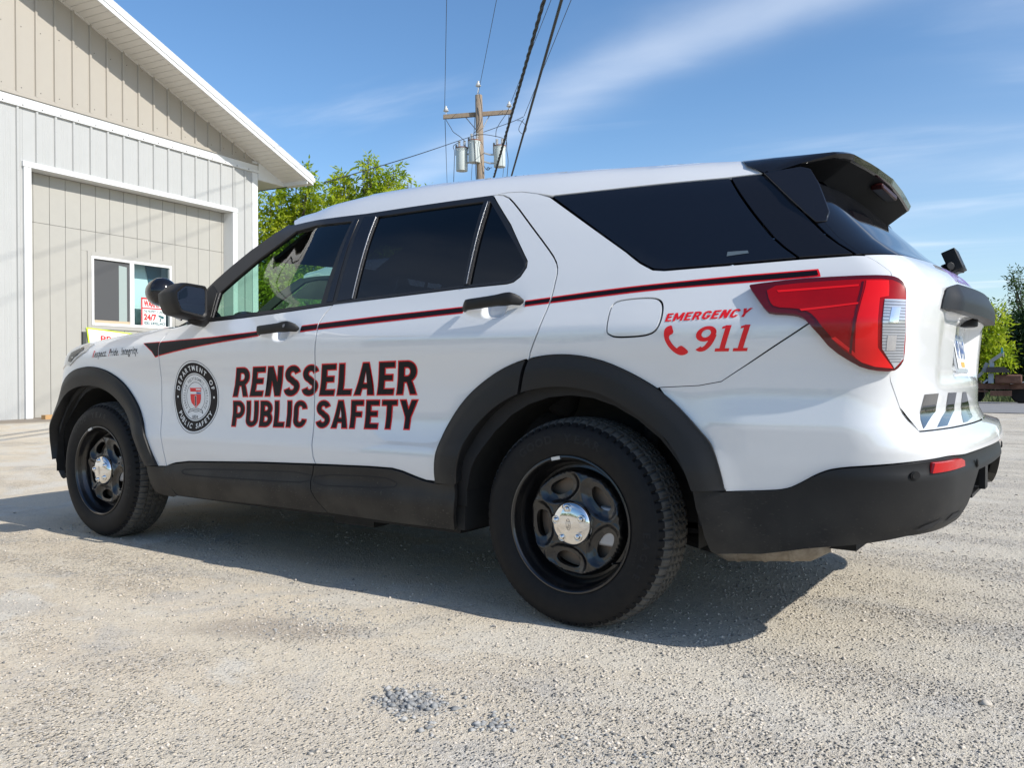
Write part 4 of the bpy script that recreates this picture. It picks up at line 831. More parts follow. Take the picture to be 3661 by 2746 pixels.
    for x, s, r in ((0,-1,3),(-3.025,-1,-5),(0,1,30),(-3.025,1,12)):
        w = w0 if (x == 0 and s == -1) else copytree(w0, car)
        w.location = (x, s*.948, .3735); w.rotation_mode = 'XYZ'; w.rotation_euler = (0, math.radians(r), 0 if s < 0 else math.pi)
        if x < -1 and s < 0: w.rotation_euler = (0, math.radians(r), math.radians(0))
    return car
def roundc(p, f):
    o = []
    for i in range(len(p)):
        a, b, c = np.array(p[i-1]), np.array(p[i]), np.array(p[(i+1)%len(p)]); s, e = b+(a-b)*f, b+(c-b)*f; o += [tuple(s), tuple((s+e)/4+b/2), tuple(e)]
    return o
def segd_open(P_, q):
    d = np.full(len(P_), 1e9)
    for i in range(1, len(q)):
        a = q[i-1]; b = q[i]; ab = b-a; L = (ab*ab).sum()+1e-12; t = np.clip(((P_-a)@ab)/L, 0, 1); d = np.minimum(d, np.linalg.norm(P_-a-t[:,None]*ab, axis=1))
    return d
def graphics(car, fd, rd, fe):
    gapcut = [(a-.0035, b) for a, b in DC]+[(a+.0035, b) for a, b in DC[::-1]]
    gp2 = [(a-.0035, b) for a, b in FC]+[(a+.0035, b) for a, b in FC[::-1]]
    gp3 = [(a-.0035, b) for a, b in QC]+[(a+.0035, b) for a, b in QC[::-1]]
    R1 = TR['R1']; R2 = TR['R2'][:3]+[(-.709,.6885)]
    def sh(q): q = [list(v) for v in q]; return q
    q1 = [R1[0], R1[1], R1[2], R1[3]]; q2 = [R2[0], R2[1], R2[2], R2[3]]
    for txt, q in (('RENSSELAER', q1), ('PUBLIC SAFETY', q2)):
        lo_ = letters_obj('letter_outline', txt, q, DECR, car, grow=.0036, off=.0011, cut=gapcut)
        letters_obj('letter_face', txt, q, DECB, lo_, grow=-.0016, off=.0022, cut=gapcut)
    # stripe
    up = TR['stripe2_up'][::-1]; lo = TR['stripe2_lo']
    band_lo = [(-2.4513,.9962),(-2.4059,1.005),(-2.2818,1.0227),(-2.1567,1.0383),(-1.9768,1.0566),(-1.80,1.0735),(-1.6363,1.0874),(-1.3681,1.0978),(-1.2596,1.1056),(-.8648,1.1272),(-.4659,1.1482),(-.1935,1.1613),(.0941,1.1811),(.3341,1.1969),(.5152,1.2048),(.6937,1.2136)]
    band_up = [(-2.5624,1.0728),(-2.3994,1.0781),(-1.9868,1.0923),(-1.643,1.1124),(-1.3748,1.1275),(-1.2712,1.1344),(-.8756,1.1564),(-.4741,1.1751),(-.1943,1.1845),(.0889,1.2057),(.3317,1.2204),(.5167,1.2316),(.6954,1.2387)]
    tip = [(-2.4775,1.0254),(-2.5253,1.0537)]
    full = merged(tip[::-1], band_lo, band_up[::-1])
    hcut = [offp([(-1.64,1.078),(-1.64,1.118),(-1.39,1.138),(-1.372,1.128),(-1.372,1.098),(-1.56,1.076)], .004), offp([(-.468,1.140),(-.466,1.183),(-.345,1.200),(-.196,1.200),(-.192,1.160),(-.30,1.150),(-.38,1.138)], .004)]
    fc = surf(None, .0009)
    for nm, m_, gr, of in (('stripe_outline', DECR, 0, .0009), ('stripe', DECB, -.0048, .0024)):
        p = offp(full, gr) if gr else full
        sheet(nm, p, m_, car, off=of, rim=0, g=.018, holes=[gapcut, gp2, gp3]+hcut)
    # emergency 911
    e = TR['em']; 
    letters_obj('letter', 'EMERGENCY', [(.3505,1.0862),(.3550,1.1130),(.5525,1.1215),(.5430,1.0938)], DECR, car, grow=.0001, off=.0011, gap=.12, g=.02)
    nn = TR['n911']
    def ser9(cx): return cx
    D9 = {'9': [fat(arc(.30,.69,.22,.235,0,360,26), .13), fat(arc(.30,.60,.225,.515,5,-118,16), .17)],
          '1': [rect(.17,0,.36,1), rect(.02,0,.52,.12), [(.06,.86),(.20,.90),(.34,1),(.20,1),(.06,.95)]]}
    V0 = []; F0 = []; N0 = []; f, n = surf(None, .0009)
    for ch, x0, w in (('9', .418, .050), ('1', .4745, .040), ('1', .5165, .040)):
        ps = []
        for p in D9[ch]:
            ps.append(ccw([(x0+(px+.22*py)*w*1.0/.56*.92, .9855+py*.083) for px, py in p]))
        holes = []
        if ch == '9': holes = [ccw([(x0+(px+.22*py)*w/.56*.92, .9855+py*.083) for px, py in arc(.30,.70,.130,.155,0,360,20)[:-1]])]
        if ch == '9': ps[0] = ccw([(x0+(px+.22*py)*w/.56*.92, .9855+py*.083) for px, py in arc(.30,.69,.285,.30,0,360,26)[:-1]])
        vv, T = cdt(ps, holes, .015); b = len(V0); V0 += list(f(vv[:,0], vv[:,1])); n3 = n(vv[:,0], vv[:,1]); F0 += [tuple(int(i)+b for i in t) for t in T]; N0 += [n3[i] for t in T for i in t]
    mesh('number_lettering', V0, F0, DECR, car, N=[tuple(v) for v in N0])
    sheet('phone_symbol', smoothp(TR['phone'],1,True), DECR, car, off=.0009, rim=0, g=.012)
    # seal
    c = (-2.147,.797); k = .1815
    def ann(nm, r0, r1, m_, of):
        uv, T = annulus(c, r0*k, r1*k, 72); return sheet(nm, [tuple(p) for p in uv[72:]], m_, car, off=of, rim=0, g=.012, holes=[[tuple(p) for p in uv[:72]]] if r0 > .01 else ())
    ann('seal_ring', .0001, .985, DECW, .0008); ann('seal_ring', .985, 1.0, DECB, .0009); ann('seal_ring', .66, .945, DECB, .0014); ann('seal_ring', .615, .63, DECB, .0014); ann('seal_ring', .40, .412, DECB, .0014)
    for s_, r, size, a0, a1, fl, bo, asp, mm in (('DEPARTMENT OF',.800,.185,162,18,False,.025,.95,DECW),('PUBLIC SAFETY',.800,.185,214,326,True,.025,.95,DECW),('RENSSELAER POLYTECHNIC INSTITUTE',.505,.115,216,-36,False,.008,.62,DECB)):
        uv, T = ringtext(s_, c, r*k, size*k, a0, a1, fl, bo, asp); decal('seal_lettering', uv, T, mm, car, off=.0021)
    for sx in (-1, 1): uv, T = annulus((c[0]+sx*.80*k, c[1]), .0001, .032*k, 14); decal('seal_dot', uv, T, DECW, car, off=.0021)
    X, T = textbox('1824', [(c[0]-.12*k,c[1]-.60*k),(c[0]-.12*k,c[1]-.50*k),(c[0]+.12*k,c[1]-.50*k),(c[0]+.12*k,c[1]-.60*k)]); decal('seal_lettering', X, T, DECB, car, off=.0021)
    def S2(pts, m_, of=.0017, nm='shield'): sheet(nm, [(c[0]+a*k, c[1]+b*k) for a, b in pts], m_, car, off=of, rim=0, g=.02)
    S2([(-.26,.25),(.26,.25),(.24,.20),(.23,-.05),(.19,-.16),(0,-.30),(-.19,-.16),(-.23,-.05),(-.24,.20)], DECR)
    S2([(-.235,.08),(.235,.08),(.235,.145),(-.235,.145)], DECW, .0021); S2([(.04,.085),(.23,.085),(.23,.12),(.04,.14)], DECY, .0024); S2([(.02,.19),(.23,.19),(.23,.225),(.02,.225)], DECW, .0024)
    S2([(-.035,-.26),(.035,-.26),(.035,.045),(-.035,.045)], DECW, .0021); S2([(-.022,-.25),(.022,-.25),(.022,.03),(-.022,.03)], DECB, .0024)
    S2([(-.34,-.46),(-.30,-.36),(-.10,-.31),(.10,-.31),(.30,-.36),(.34,-.46),(.26,-.42),(.10,-.37),(-.10,-.37),(-.26,-.42)], DECB, .0019, 'ribbon'); S2([(-.30,-.42),(-.28,-.375),(-.10,-.325),(.10,-.325),(.28,-.375),(.30,-.42),(.10,-.355),(-.10,-.355)], DECW, .0022, 'ribbon')
    # small motto on the fender
    rq = [(-3.086,1.0002),(-3.0814,1.0327),(-2.6017,1.0511),(-2.6093,1.0187)]
    V, T = text2d('Respect. Pride. Integrity.', .010, .3); X, T = textbox('Respect. Pride. Integrity.', [(-3.05,.990),(-3.05,1.040),(-2.602,1.058),(-2.602,1.006)], .010, .3)
    T = np.array(T); cx = X[T].mean(1)[:,0]; ib = (X[:,0].min(), X[:,0].max()); w = ib[1]-ib[0]; red = np.zeros(len(T), bool)
    for a, b in ((0,.042),(.355,.398),(.592,.618)): red |= (cx > ib[0]+a*w) & (cx < ib[0]+b*w)
    decal('motto_lettering', X, [tuple(t) for t in T[~red]], DECB, car, off=.0009); decal('motto_lettering', X, [tuple(t) for t in T[red]], DECR, car, off=.0009)
    # chevron blocks on the tailgate and its lettering
    CH = TR['chev']; ck = mat('black_reflective_vinyl', (.012,.012,.016), .04, coat=1)
    for p in (CH[0:5], CH[5:11], [(1.7031,.8492),(1.7753,.8489),(1.86,.80),(1.84,.758),(1.672,.7449),(1.60,.7442),(1.6689,.7839)]):
        q = [(a, max(b, .7465)) for a, b in p]
        sheet('chevron_stripe', q, ck, car, off=.0012, rim=0, g=.02)
    X, T = textbox('PUBLIC', [(1.545,1.222),(1.53,1.275),(1.75,1.282),(1.765,1.228)], .03); decal('tailgate_lettering', X, T, mat('violet_vinyl', (.18,.13,.32), .3), car, off=.0012)
    X, T = textbox('SAFETY', [(1.775,1.228),(1.76,1.282),(1.93,1.285),(1.94,1.232)], .03); decal('tailgate_lettering', X, T, MATS['violet_vinyl'], car, off=.0012)

def make_wheel(car):
    w = empty('wheel', (0,0,0)); w.parent = car
    # tyre: local frame, outer face towards -y, sidewall plane y = -0.02; centre of tread y=+0.10
    prof = [(.236,-.002),(.243,-.010),(.252,-.016),(.265,-.021),(.285,-.026),(.305,-.0275),(.322,-.0260),(.338,-.021),(.350,-.014),(.3585,-.005),(.3655,.004),(.3715,.013),(.3755,.022),(.3775,.030)]
    tread = [(.3785,.034),(.3790,.040),(.3790,.0448),(.3715,.0455),(.3715,.0520),(.3805,.0527),(.3810,.062),(.3810,.0772),(.3730,.0780),(.3730,.0850),(.3818,.0857),(.3820,.098),(.3820,.1112),(.3730,.1120),(.3730,.1190),(.3812,.1197),(.3805,.135),(.3800,.1438),(.3715,.1445),(.3715,.1510),(.3790,.1517),(.3780,.163)]
    back = [(.3755,.172),(.3655,.190),(.345,.205),(.30,.214),(.26,.205),(.236,.19)]
    full = prof+tread+back; n_ = 560; V = []; 
    for i, (r, y) in enumerate(full):
        for k in range(n_):
            a = 2*math.pi*k/n_; rr = r; yy = y; ph = (k % 8)
            if 9 <= i <= 16:                       # shoulder blocks
                if ph in (0, 1): rr -= .0075
                elif ph == 4 and i > 11: rr -= .0025
            elif 19 <= i < 22 or 24 <= i < 27 or 29 <= i < 32:
                if (k+int(i*1.5)) % 7 < 2: rr -= .0060
            elif 33 <= i <= 38:
                if (k+3) % 8 < 2: rr -= .006
            V.append((rr*math.cos(a), yy, rr*math.sin(a)))
    m_ = len(full); F = [(i*n_+k, (i+1)*n_+k, (i+1)*n_+(k+1)%n_, i*n_+(k+1)%n_) for i in range(m_-1) for k in range(n_)]
    ty = mesh('tyre', V, F, [RUB, TREADM], w, auto=32); mi = np.zeros((m_-1, n_), np.int32); mi[10:37] = 1; ty.data.polygons.foreach_set('material_index', mi.ravel())
    # raised sidewall lettering
    def polar(s, r, size, a0, a1, asp, bold=.03):
        uv, T = ringtext(s, (0,0), r, size, a0, a1, False, bold, asp); V = []
        for x, z in uv: rr = math.hypot(x, z); V.append((x, float(np.interp(rr, [.26,.285,.305,.322,.338,.350], [-.019,-.026,-.0275,-.026,-.021,-.014]))-.0012, z))
        mesh('sidewall_lettering', V, T, mat('raised_rubber', (.014,.014,.015), .5, spec=.22), w)
    polar('GOOD YEAR', .311, .040, 130, 70, 1.1, .04); polar('EAGLE', .313, .034, 2, -26, 1.1, .04); polar('ENFORCER', .283, .012, -4, -20, 1.)
    # rim
    rp = [(.236,-.004),(.2445,-.010),(.2480,-.0135),(.2465,-.0175),(.2415,-.0185),(.2370,-.0150),(.2345,-.006),(.2310,.010),(.2265,.022),(.2215,.030),(.2185,.042),(.2150,.062),(.2080,.072),(.1985,.070),(.1945,.060)]
    b = MB(); b.lathe([(r, y) for r, y in rp], (0,0,0), 'y', 96, caps=False); rim = b.o('rim', RIMB, w, auto=45)
    # disc with five windows
    def depth(x, z):
        r = np.hypot(x, z); a = np.arctan2(z, x); base = np.interp(r, [0,.075,.095,.115,.14,.165,.182,.190,.196], [.010,.012,.016,.022,.024,.018,.017,.030,.062])
        ph = np.cos(5*(a-math.radians(81))); rib = np.exp(-((r-.135)/.035)**2)*(.010*np.clip(ph,0,1)**.7); 
        for k in range(5):
            c = math.radians(45+72*k); lx = (x*math.cos(c)+z*math.sin(c)); lz = (-x*math.sin(c)+z*math.cos(c)); q = np.sqrt(((lx-.139)/.048)**2+(lz/.072)**2)
            base = base+.010*(1-sst(.85,1.25,q))-.003*np.exp(-((q-1.22)/.10)**2)
        return base-rib*.8
    holes = []
    for k in range(5):
        c = math.radians(45+72*k); h = []
        for t in np.linspace(0, 2*math.pi, 44, endpoint=False):
            lx = .139+.026*math.cos(t)*(1+.12*abs(math.sin(t))); lz = .050*math.sin(t)*(1+.12*math.cos(t)); h.append((lx*math.cos(c)-lz*math.sin(c), lx*math.sin(c)+lz*math.cos(c)))
        holes.append(h)
    circ = [(.196*math.cos(a), .196*math.sin(a)) for a in np.linspace(0, 2*math.pi, 96, endpoint=False)]
    vv, T = cdt([circ], holes, .0055)
    V = np.stack([vv[:,0], depth(vv[:,0], vv[:,1])+.008, vv[:,1]], 1); h = 1e-3
    dx = (depth(vv[:,0]+h, vv[:,1])-depth(vv[:,0]-h, vv[:,1]))/(2*h); dz = (depth(vv[:,0], vv[:,1]+h)-depth(vv[:,0], vv[:,1]-h))/(2*h)
    nn = np.stack([dx, -np.ones(len(V)), dz], 1); nn /= np.linalg.norm(nn,axis=1,keepdims=True)
    F = [tuple(t) for t in T]; LN = [nn[i] for t in T for i in t]; nv = len(V); re = rimedges(T); ids = sorted({i for e in re for i in e}); mp_ = {a: i for i, a in enumerate(ids)}
    V = np.concatenate([V, V[ids]+np.array([0,.018,0])])
    for a, b_ in re: q = (b_, a, nv+mp_[a], nv+mp_[b_]); e1 = V[a]-V[b_]; ww = np.cross(e1, np.array([0,1,0])); ww /= max(np.linalg.norm(ww),1e-9); F.append(q); LN += [ww*.8+nn[b_]*.2, ww*.8+nn[a]*.2, ww, ww]
    mesh('wheel_disc', V, F, RIMB, w, N=[tuple(v) for v in LN])
    b = MB(); b.lathe([(.235,.05),(.20,.09),(.19,.19)], (0,0,0), 'y', 48, caps=False); b.o('rim_barrel', RIMB, w, smooth=True)
    b = MB(); b.lathe([(.001,.075),(.165,.075),(.165,.088),(.001,.088)], (0,0,0), 'y', 48, caps=False); b.o('brake_disc', mat('brake_steel', (.14,.12,.10), .5, metal=.6, noise=(30,.5,(.25,.17,.12))), w, auto=40)
    b = MB(); b.box((.08,.045,-.07),(.175,.12,.07)); bevel(b.o('brake_caliper', mat('caliper_grey', (.42,.42,.43), .45, metal=.5), w), .01)
    # chrome cap
    b = MB(); b.lathe([(.001,-.030),(.02,-.0296),(.04,-.028),(.06,-.0245),(.074,-.018),(.081,-.008),(.083,.004),(.083,.018)], (0,0,0), 'y', 64); cap = b.o('hub_cap', CHROME, w, smooth=True); cap.location.y = .014
    for k in range(5):
        a = math.radians(45+72*k-18); cx, cz = .055*math.cos(a), .055*math.sin(a)
        b = MB(); b.lathe([(.0165,-.0215),(.0150,-.0275),(.0128,-.0270),(.0122,-.0245),(.0100,-.0250),(.0098,-.0320),(.0075,-.0355),(.0002,-.0365)], (cx,0,cz), 'y', 20, caps=False); b.o('lug_cover', CHROME, w, smooth=True).location.y = .014
    ov = [(.021*math.cos(t), .0095*math.sin(t)) for t in np.linspace(0, 2*math.pi, 32, endpoint=False)]; oi = [(a*.9, b*.86) for a, b in ov]
    ra = math.radians(98); rot = lambda p: (p[0]*math.cos(ra)-p[1]*math.sin(ra), p[0]*math.sin(ra)+p[1]*math.cos(ra)); ov2 = [rot(p) for p in ov]; oi2 = [rot(p) for p in oi]
    n = len(ov2); V = [(x, -.0306, z) for x, z in ov2]+[(x, -.0306, z) for x, z in oi2]; mesh('cap_emblem', V, [(k, (k+1)%n, n+(k+1)%n, n+k) for k in range(n)], mat('emblem_grey', (.32,.31,.30), .3, metal=.9), w).location.y = .014
    X, T = textbox('Ford', [(-.014,-.0050),(-.014,.0055),(.014,.0055),(.014,-.0050)], .01, .3); V = [(rot(p)[0], -.0307, rot(p)[1]) for p in X]; mesh('cap_emblem', V, T, MATS['emblem_grey'], w).location.y = .014
    wg = MB(); a = math.radians(105); wg.box((-.018,-.0205,-.006),(.018,-.0125,.006), Matrix.Translation((.2405*math.cos(a),0,.2405*math.sin(a))) @ Matrix.Rotation(-(a-math.pi/2), 4, 'Y')); wg.o('balance_weight', mat('zinc', (.55,.56,.57), .4, metal=.6), w)
    b = MB(); b.tube([(.222*math.cos(-.55),.04,.222*math.sin(-.55)),(.212*math.cos(-.55),-.012,.212*math.sin(-.55))], .0035, 8); b.o('valve', BLK, w)
    return w
# ================= ground =================
def gravel_mat():
    m = bpy.data.materials.new('gravel_ground'); m.use_nodes = True; t = m.node_tree; b = t.nodes['Principled BSDF']; b.inputs['Roughness'].default_value = .95; b.inputs['Specular IOR Level'].default_value = .25
    def nd(ty, **k):
        n = t.nodes.new(ty)
        for a, v in k.items(): setattr(n, a, v)
        return n
    L = t.links.new; tcn = nd('ShaderNodeTexCoord'); geo = tcn.outputs['Object']
    def noise(s, d=6, r=.6, dist=0, vec=geo):
        n = nd('ShaderNodeTexNoise'); n.inputs['Scale'].default_value = s; n.inputs['Detail'].default_value = d; n.inputs['Roughness'].default_value = r; n.inputs['Distortion'].default_value = dist; L(vec, n.inputs['Vector']); return n.outputs[0]
    def vor(s, feat='F1', rnd_=1.): n = nd('ShaderNodeTexVoronoi', feature=feat); n.inputs['Scale'].default_value = s; n.inputs['Randomness'].default_value = rnd_; L(geo, n.inputs['Vector']); return n
    def mr(v, a, b_, c=0., d=1.): n = nd('ShaderNodeMapRange', interpolation_type='SMOOTHSTEP'); L(v, n.inputs[0]); n.inputs[1].default_value = a; n.inputs[2].default_value = b_; n.inputs[3].default_value = c; n.inputs[4].default_value = d; return n.outputs[0]
    def mx(f, a, b_):
        n = nd('ShaderNodeMixRGB'); 
        if isinstance(f, float): n.inputs[0].default_value = f
        else: L(f, n.inputs[0])
        for i, v in ((1, a), (2, b_)):
            if isinstance(v, tuple): n.inputs[i].default_value = (*v, 1)
            else: L(v, n.inputs[i])
        return n.outputs[0]
    def mt(op, a, b_=None, cl=False):
        n = nd('ShaderNodeMath', operation=op, use_clamp=cl)
        for i, v in enumerate((a, b_)):
            if v is None: continue
            if isinstance(v, (int, float)): n.inputs[i].default_value = v
            else: L(v, n.inputs[i])
        return n.outputs[0]
    tan = (.63,.545,.415); grey = (.42,.405,.375); dark = (.15,.15,.15)
    sx = nd('ShaderNodeSeparateXYZ'); L(geo, sx.inputs[0])
    right = mr(mt('ADD', sx.outputs[0], mt('MULTIPLY', noise(.7, 4), 2.2)), -.6, 2.8)          # coarser loose gravel towards the rear of the car
    packed = mr(noise(.55, 5, .6, .6), .36, .52)
    c = mx(mr(noise(1.3, 6), .35, .65), tan, (.57,.485,.365)); c = mx(mt('MULTIPLY', right, .75), c, (.47,.435,.37))
    c = mx(mt('MULTIPLY', mr(noise(2.1, 5, .6, 1.0), .52, .68), .55), c, grey)
    c = mx(mt('MULTIPLY', mr(noise(.9, 6, .65, .5), .58, .72), .6), c, (.38,.335,.28))
    v1 = vor(98.); v2 = vor(200.); v3 = vor(33.)
    def stone(v, amt, c): return mx(mt('MULTIPLY', mr(v.outputs['Color'], .0, 1.), amt), c, c)
    sc_ = nd('ShaderNodeSeparateColor'); L(v1.outputs['Color'], sc_.inputs[0]); sc2 = nd('ShaderNodeSeparateColor'); L(v2.outputs['Color'], sc2.inputs[0])
    mpt = nd('ShaderNodeMapping'); mpt.inputs['Rotation'].default_value = (0, 0, math.radians(-28)); mpt.inputs['Scale'].default_value = (.25, 3.2, 1); L(geo, mpt.inputs[0])
    track = mr(noise(1., 4, .55, .3, mpt.outputs[0]), .38, .62)
    loose = mt('MAXIMUM', mt('MULTIPLY', right, .9), mt('SUBTRACT', 1., packed)); loose = mt('MULTIPLY', loose, mt('ADD', mt('MULTIPLY', track, .75), .25))
    c = mx(mt('MULTIPLY', mt('SUBTRACT', 1., track), .35), c, (.64,.58,.46))
    mud = mt('MULTIPLY', mr(noise(.8, 7, .6, .8), .50, .57), mt('SUBTRACT', 1., mt('MULTIPLY', right, .7))); c = mx(mt('MULTIPLY', mud, .8), c, (.60,.565,.49)); loose = mt('MULTIPLY', loose, mt('SUBTRACT', 1., mt('MULTIPLY', mud, .9)))
    def spot(x, y, rx, ry, a):      # oil and dirt stains on the yard
        m3 = nd('ShaderNodeMapping'); m3.vector_type = 'TEXTURE'; m3.inputs['Location'].default_value = (x, y, 0); m3.inputs['Rotation'].default_value = (0, 0, math.radians(a)); m3.inputs['Scale'].default_value = (rx, ry, 1); L(geo, m3.inputs[0])
        ln_ = nd('ShaderNodeVectorMath', operation='LENGTH'); L(m3.outputs[0], ln_.inputs[0]); return mr(mt('ADD', ln_.outputs['Value'], mt('MULTIPLY', noise(4., 6, .7), .9)), 1.45, .75)
    c = mx(mt('MULTIPLY', spot(-.92,-1.58,.50,.17,30), .62), c, (.33,.28,.225)); c = mx(mt('MULTIPLY', spot(-.01,-1.80,.14,.10,0), .8), c, (.30,.295,.28)); c = mx(mt('MULTIPLY', spot(-2.1,-2.0,.9,.12,20), .4), c, (.40,.36,.30))
    c = mx(mt('MULTIPLY', mr(sc_.outputs[0], .70, .95), mt('MULTIPLY', loose, .6)), c, dark); c = mx(mt('MULTIPLY', mr(sc_.outputs[1], .75, .95), mt('MULTIPLY', loose, .5)), c, (.78,.74,.67))
    c = mx(mt('MULTIPLY', mr(sc2.outputs[0], .75, .95), .35), c, dark); c = mx(mt('MULTIPLY', mr(sc2.outputs[2], .85, .97), .35), c, (.76,.72,.66))
    # far wear: darker dirt strip in front of the wall
    far = mr(mt('ADD', sx.outputs[0], mt('MULTIPLY', noise(1.5, 5), .9)), -13.6, -14.6); c = mx(mt('MULTIPLY', far, .75), c, (.16,.13,.105))
    L(c, b.inputs['Base Color'])
    def dome(v, e=.55): return mt('SUBTRACT', 1., mr(v.outputs['Distance'], 0., e))
    h1 = mt('MULTIPLY', mt('MULTIPLY', dome(v1, .62), mr(sc_.outputs[2], .25, .9)), mt('ADD', mt('MULTIPLY', loose, .8), .12)); h2 = mt('MULTIPLY', dome(v2, .6), mt('ADD', mt('MULTIPLY', loose, .4), .25))
    sc3 = nd('ShaderNodeSeparateColor'); L(v3.outputs['Color'], sc3.inputs[0]); h3 = mt('MULTIPLY', mt('MULTIPLY', dome(v3, .33), mr(sc3.outputs[0], .72, .95)), mt('ADD', mt('MULTIPLY', loose, .8), .1))
    h = mt('ADD', mt('ADD', mt('MULTIPLY', h1, .0185), mt('MULTIPLY', h2, .0042)), mt('ADD', mt('MULTIPLY', h3, .018), mt('MULTIPLY', noise(9., 6, .7), .010)))
    bp = nd('ShaderNodeBump'); bp.inputs['Strength'].default_value = 1.; bp.inputs['Distance'].default_value = 1.; L(h, bp.inputs['Height']); L(bp.outputs[0], b.inputs['Normal'])
    return m
def flat(name, pts, z, m, **k): return mesh(name, [(x, y, z) for x, y in pts], [tuple(range(len(pts)))], m, **k)
GM = gravel_mat()
flat('ground', [(-600,-600),(600,-600),(600,900),(-600,900)], 0, GM, kind='structure')
# road across the back, its near edge broken
ra = math.radians(-3); rd_ = Vector((math.cos(ra), math.sin(ra), 0)); rn = Vector((-rd_.y, rd_.x, 0)); ro_ = Vector((0, 18.55, 0))
V = []; 
for i in range(121): s = -12+.5*i*1.2; V += [tuple(ro_+rd_*s+rn*(.25*math.sin(s*1.7)*.3+.12*rnd.random())+Vector((0,0,.006))), tuple(ro_+rd_*s+rn*7.9+Vector((0,0,.006)))]
mesh('road', V, [(2*i,2*i+2,2*i+3,2*i+1) for i in range(120)], mat('grey_asphalt', (.22,.215,.21), .9, noise=(1.2,.6,(.28,.275,.265)), bump=(60,.6,.01)), kind='structure')
V = []
for i in range(121): s = -12+.6*i; V += [tuple(ro_+rd_*s+rn*(-.26+.2*rnd.random())+Vector((0,0,.003))), tuple(ro_+rd_*s+rn*.10+Vector((0,0,.003)))]
mesh('road_edge', V, [(2*i,2*i+2,2*i+3,2*i+1) for i in range(120)], mat('broken_asphalt_edge', (.06,.058,.055), .95, bump=(40,.8,.02)), kind='structure')
p = [ro_+rd_*-14+rn*8.0, ro_+rd_*60+rn*8.0, ro_+rd_*60+rn*60, ro_+rd_*-14+rn*60]
flat('verge', [(v.x, v.y) for v in p], .004, mat('verge_grass', (.05,.075,.02), .95, noise=(2,.8,(.09,.085,.04))), kind='structure')
# grass blades on the verge
n = 26000; s = RS.uniform(-8, 12, n); d = 7.9+RS.uniform(0, 1, n)**1.3*9; h = RS.uniform(.05,.22,n)*(1+.6*(RS.rand(n) < .1)); w = RS.uniform(.008,.02,n); a = RS.uniform(0, math.pi, n); ln = RS.uniform(-.1,.1,(n,2))
bx = ro_.x+rd_.x*s+rn.x*d; by = ro_.y+rd_.y*s+rn.y*d
V = np.zeros((n,3,3)); V[:,0] = np.stack([bx-w*np.cos(a), by-w*np.sin(a), 0*h+.004],1); V[:,1] = np.stack([bx+w*np.cos(a), by+w*np.sin(a), 0*h+.004],1); V[:,2] = np.stack([bx+ln[:,0], by+ln[:,1], h],1)
def tri_mesh(name, V, m, parent=None, **k):      # V: (n, 3, 3) loose triangles or (n, q, 3) polygons
    n, q = V.shape[:2]; me = bpy.data.meshes.new(name); me.vertices.add(n*q); me.vertices.foreach_set('co', V.reshape(-1).astype(np.float32)); me.loops.add(n*q); me.loops.foreach_set('vertex_index', np.arange(n*q, dtype=np.int32)); me.polygons.add(n); me.polygons.foreach_set('loop_start', np.arange(0, n*q, q, dtype=np.int32)); me.polygons.foreach_set('loop_total', np.full(n, q, dtype=np.int32)); me.update(); me.validate()
    me.materials.append(m); o = bpy.data.objects.new(name, me); COL.objects.link(o)
    if parent is not None: o.parent = parent
    return tagit(o, **k)
tri_mesh('grass', V, mat('grass_blades', (.07,.11,.025), .8, noise=(3,.7,(.12,.12,.05))), kind='stuff', label='rough green grass along the far side of the road')
# loose stones
def stones(name, n, xr, yr, sr, m, dens=None, label=None, seed=1):
    r_ = np.random.RandomState(seed); x = r_.uniform(*xr, n); y = r_.uniform(*yr, n)
    if dens is not None: k = r_.rand(n) < dens(x, y); x = x[k]; y = y[k]; n = len(x)
    s = sr[0]+(sr[1]-sr[0])*r_.rand(n)**3
    O = np.array([(1,0,0),(0,1,0),(-1,0,0),(0,-1,0),(0,0,1),(0,0,-.5)], float); F = np.array([(0,1,4),(1,2,4),(2,3,4),(3,0,4),(1,0,5),(2,1,5),(3,2,5),(0,3,5)])
    B = O[None]*(1+r_.uniform(-.35,.35,(n,6,3))); B = B*np.stack([s*r_.uniform(.7,1.4,n), s*r_.uniform(.7,1.3,n), s*r_.uniform(.4,.9,n)],1)[:,None]
    a = r_.uniform(0, 6.28, n); c, q = np.cos(a)[:,None], np.sin(a)[:,None]; X = B[:,:,0]*c-B[:,:,1]*q+x[:,None]; Y = B[:,:,0]*q+B[:,:,1]*c+y[:,None]; Z = B[:,:,2]+(s*.12)[:,None]
    V = np.stack([X,Y,Z],2); T = V[:,F].reshape(-1,3,3)
    me = bpy.data.meshes.new(name); me.vertices.add(n*6); me.vertices.foreach_set('co', V.reshape(-1).astype(np.float32)); idx = (F[None]+6*np.arange(n)[:,None,None]).reshape(-1).astype(np.int32)
    me.loops.add(len(idx)); me.loops.foreach_set('vertex_index', idx); me.polygons.add(len(idx)//3); me.polygons.foreach_set('loop_start', np.arange(0, len(idx), 3, dtype=np.int32)); me.polygons.foreach_set('loop_total', np.full(len(idx)//3, 3, dtype=np.int32)); me.update()
    me.materials.append(m); o = bpy.data.objects.new(name, me); COL.objects.link(o); return tagit(o, label=label, kind='stuff')
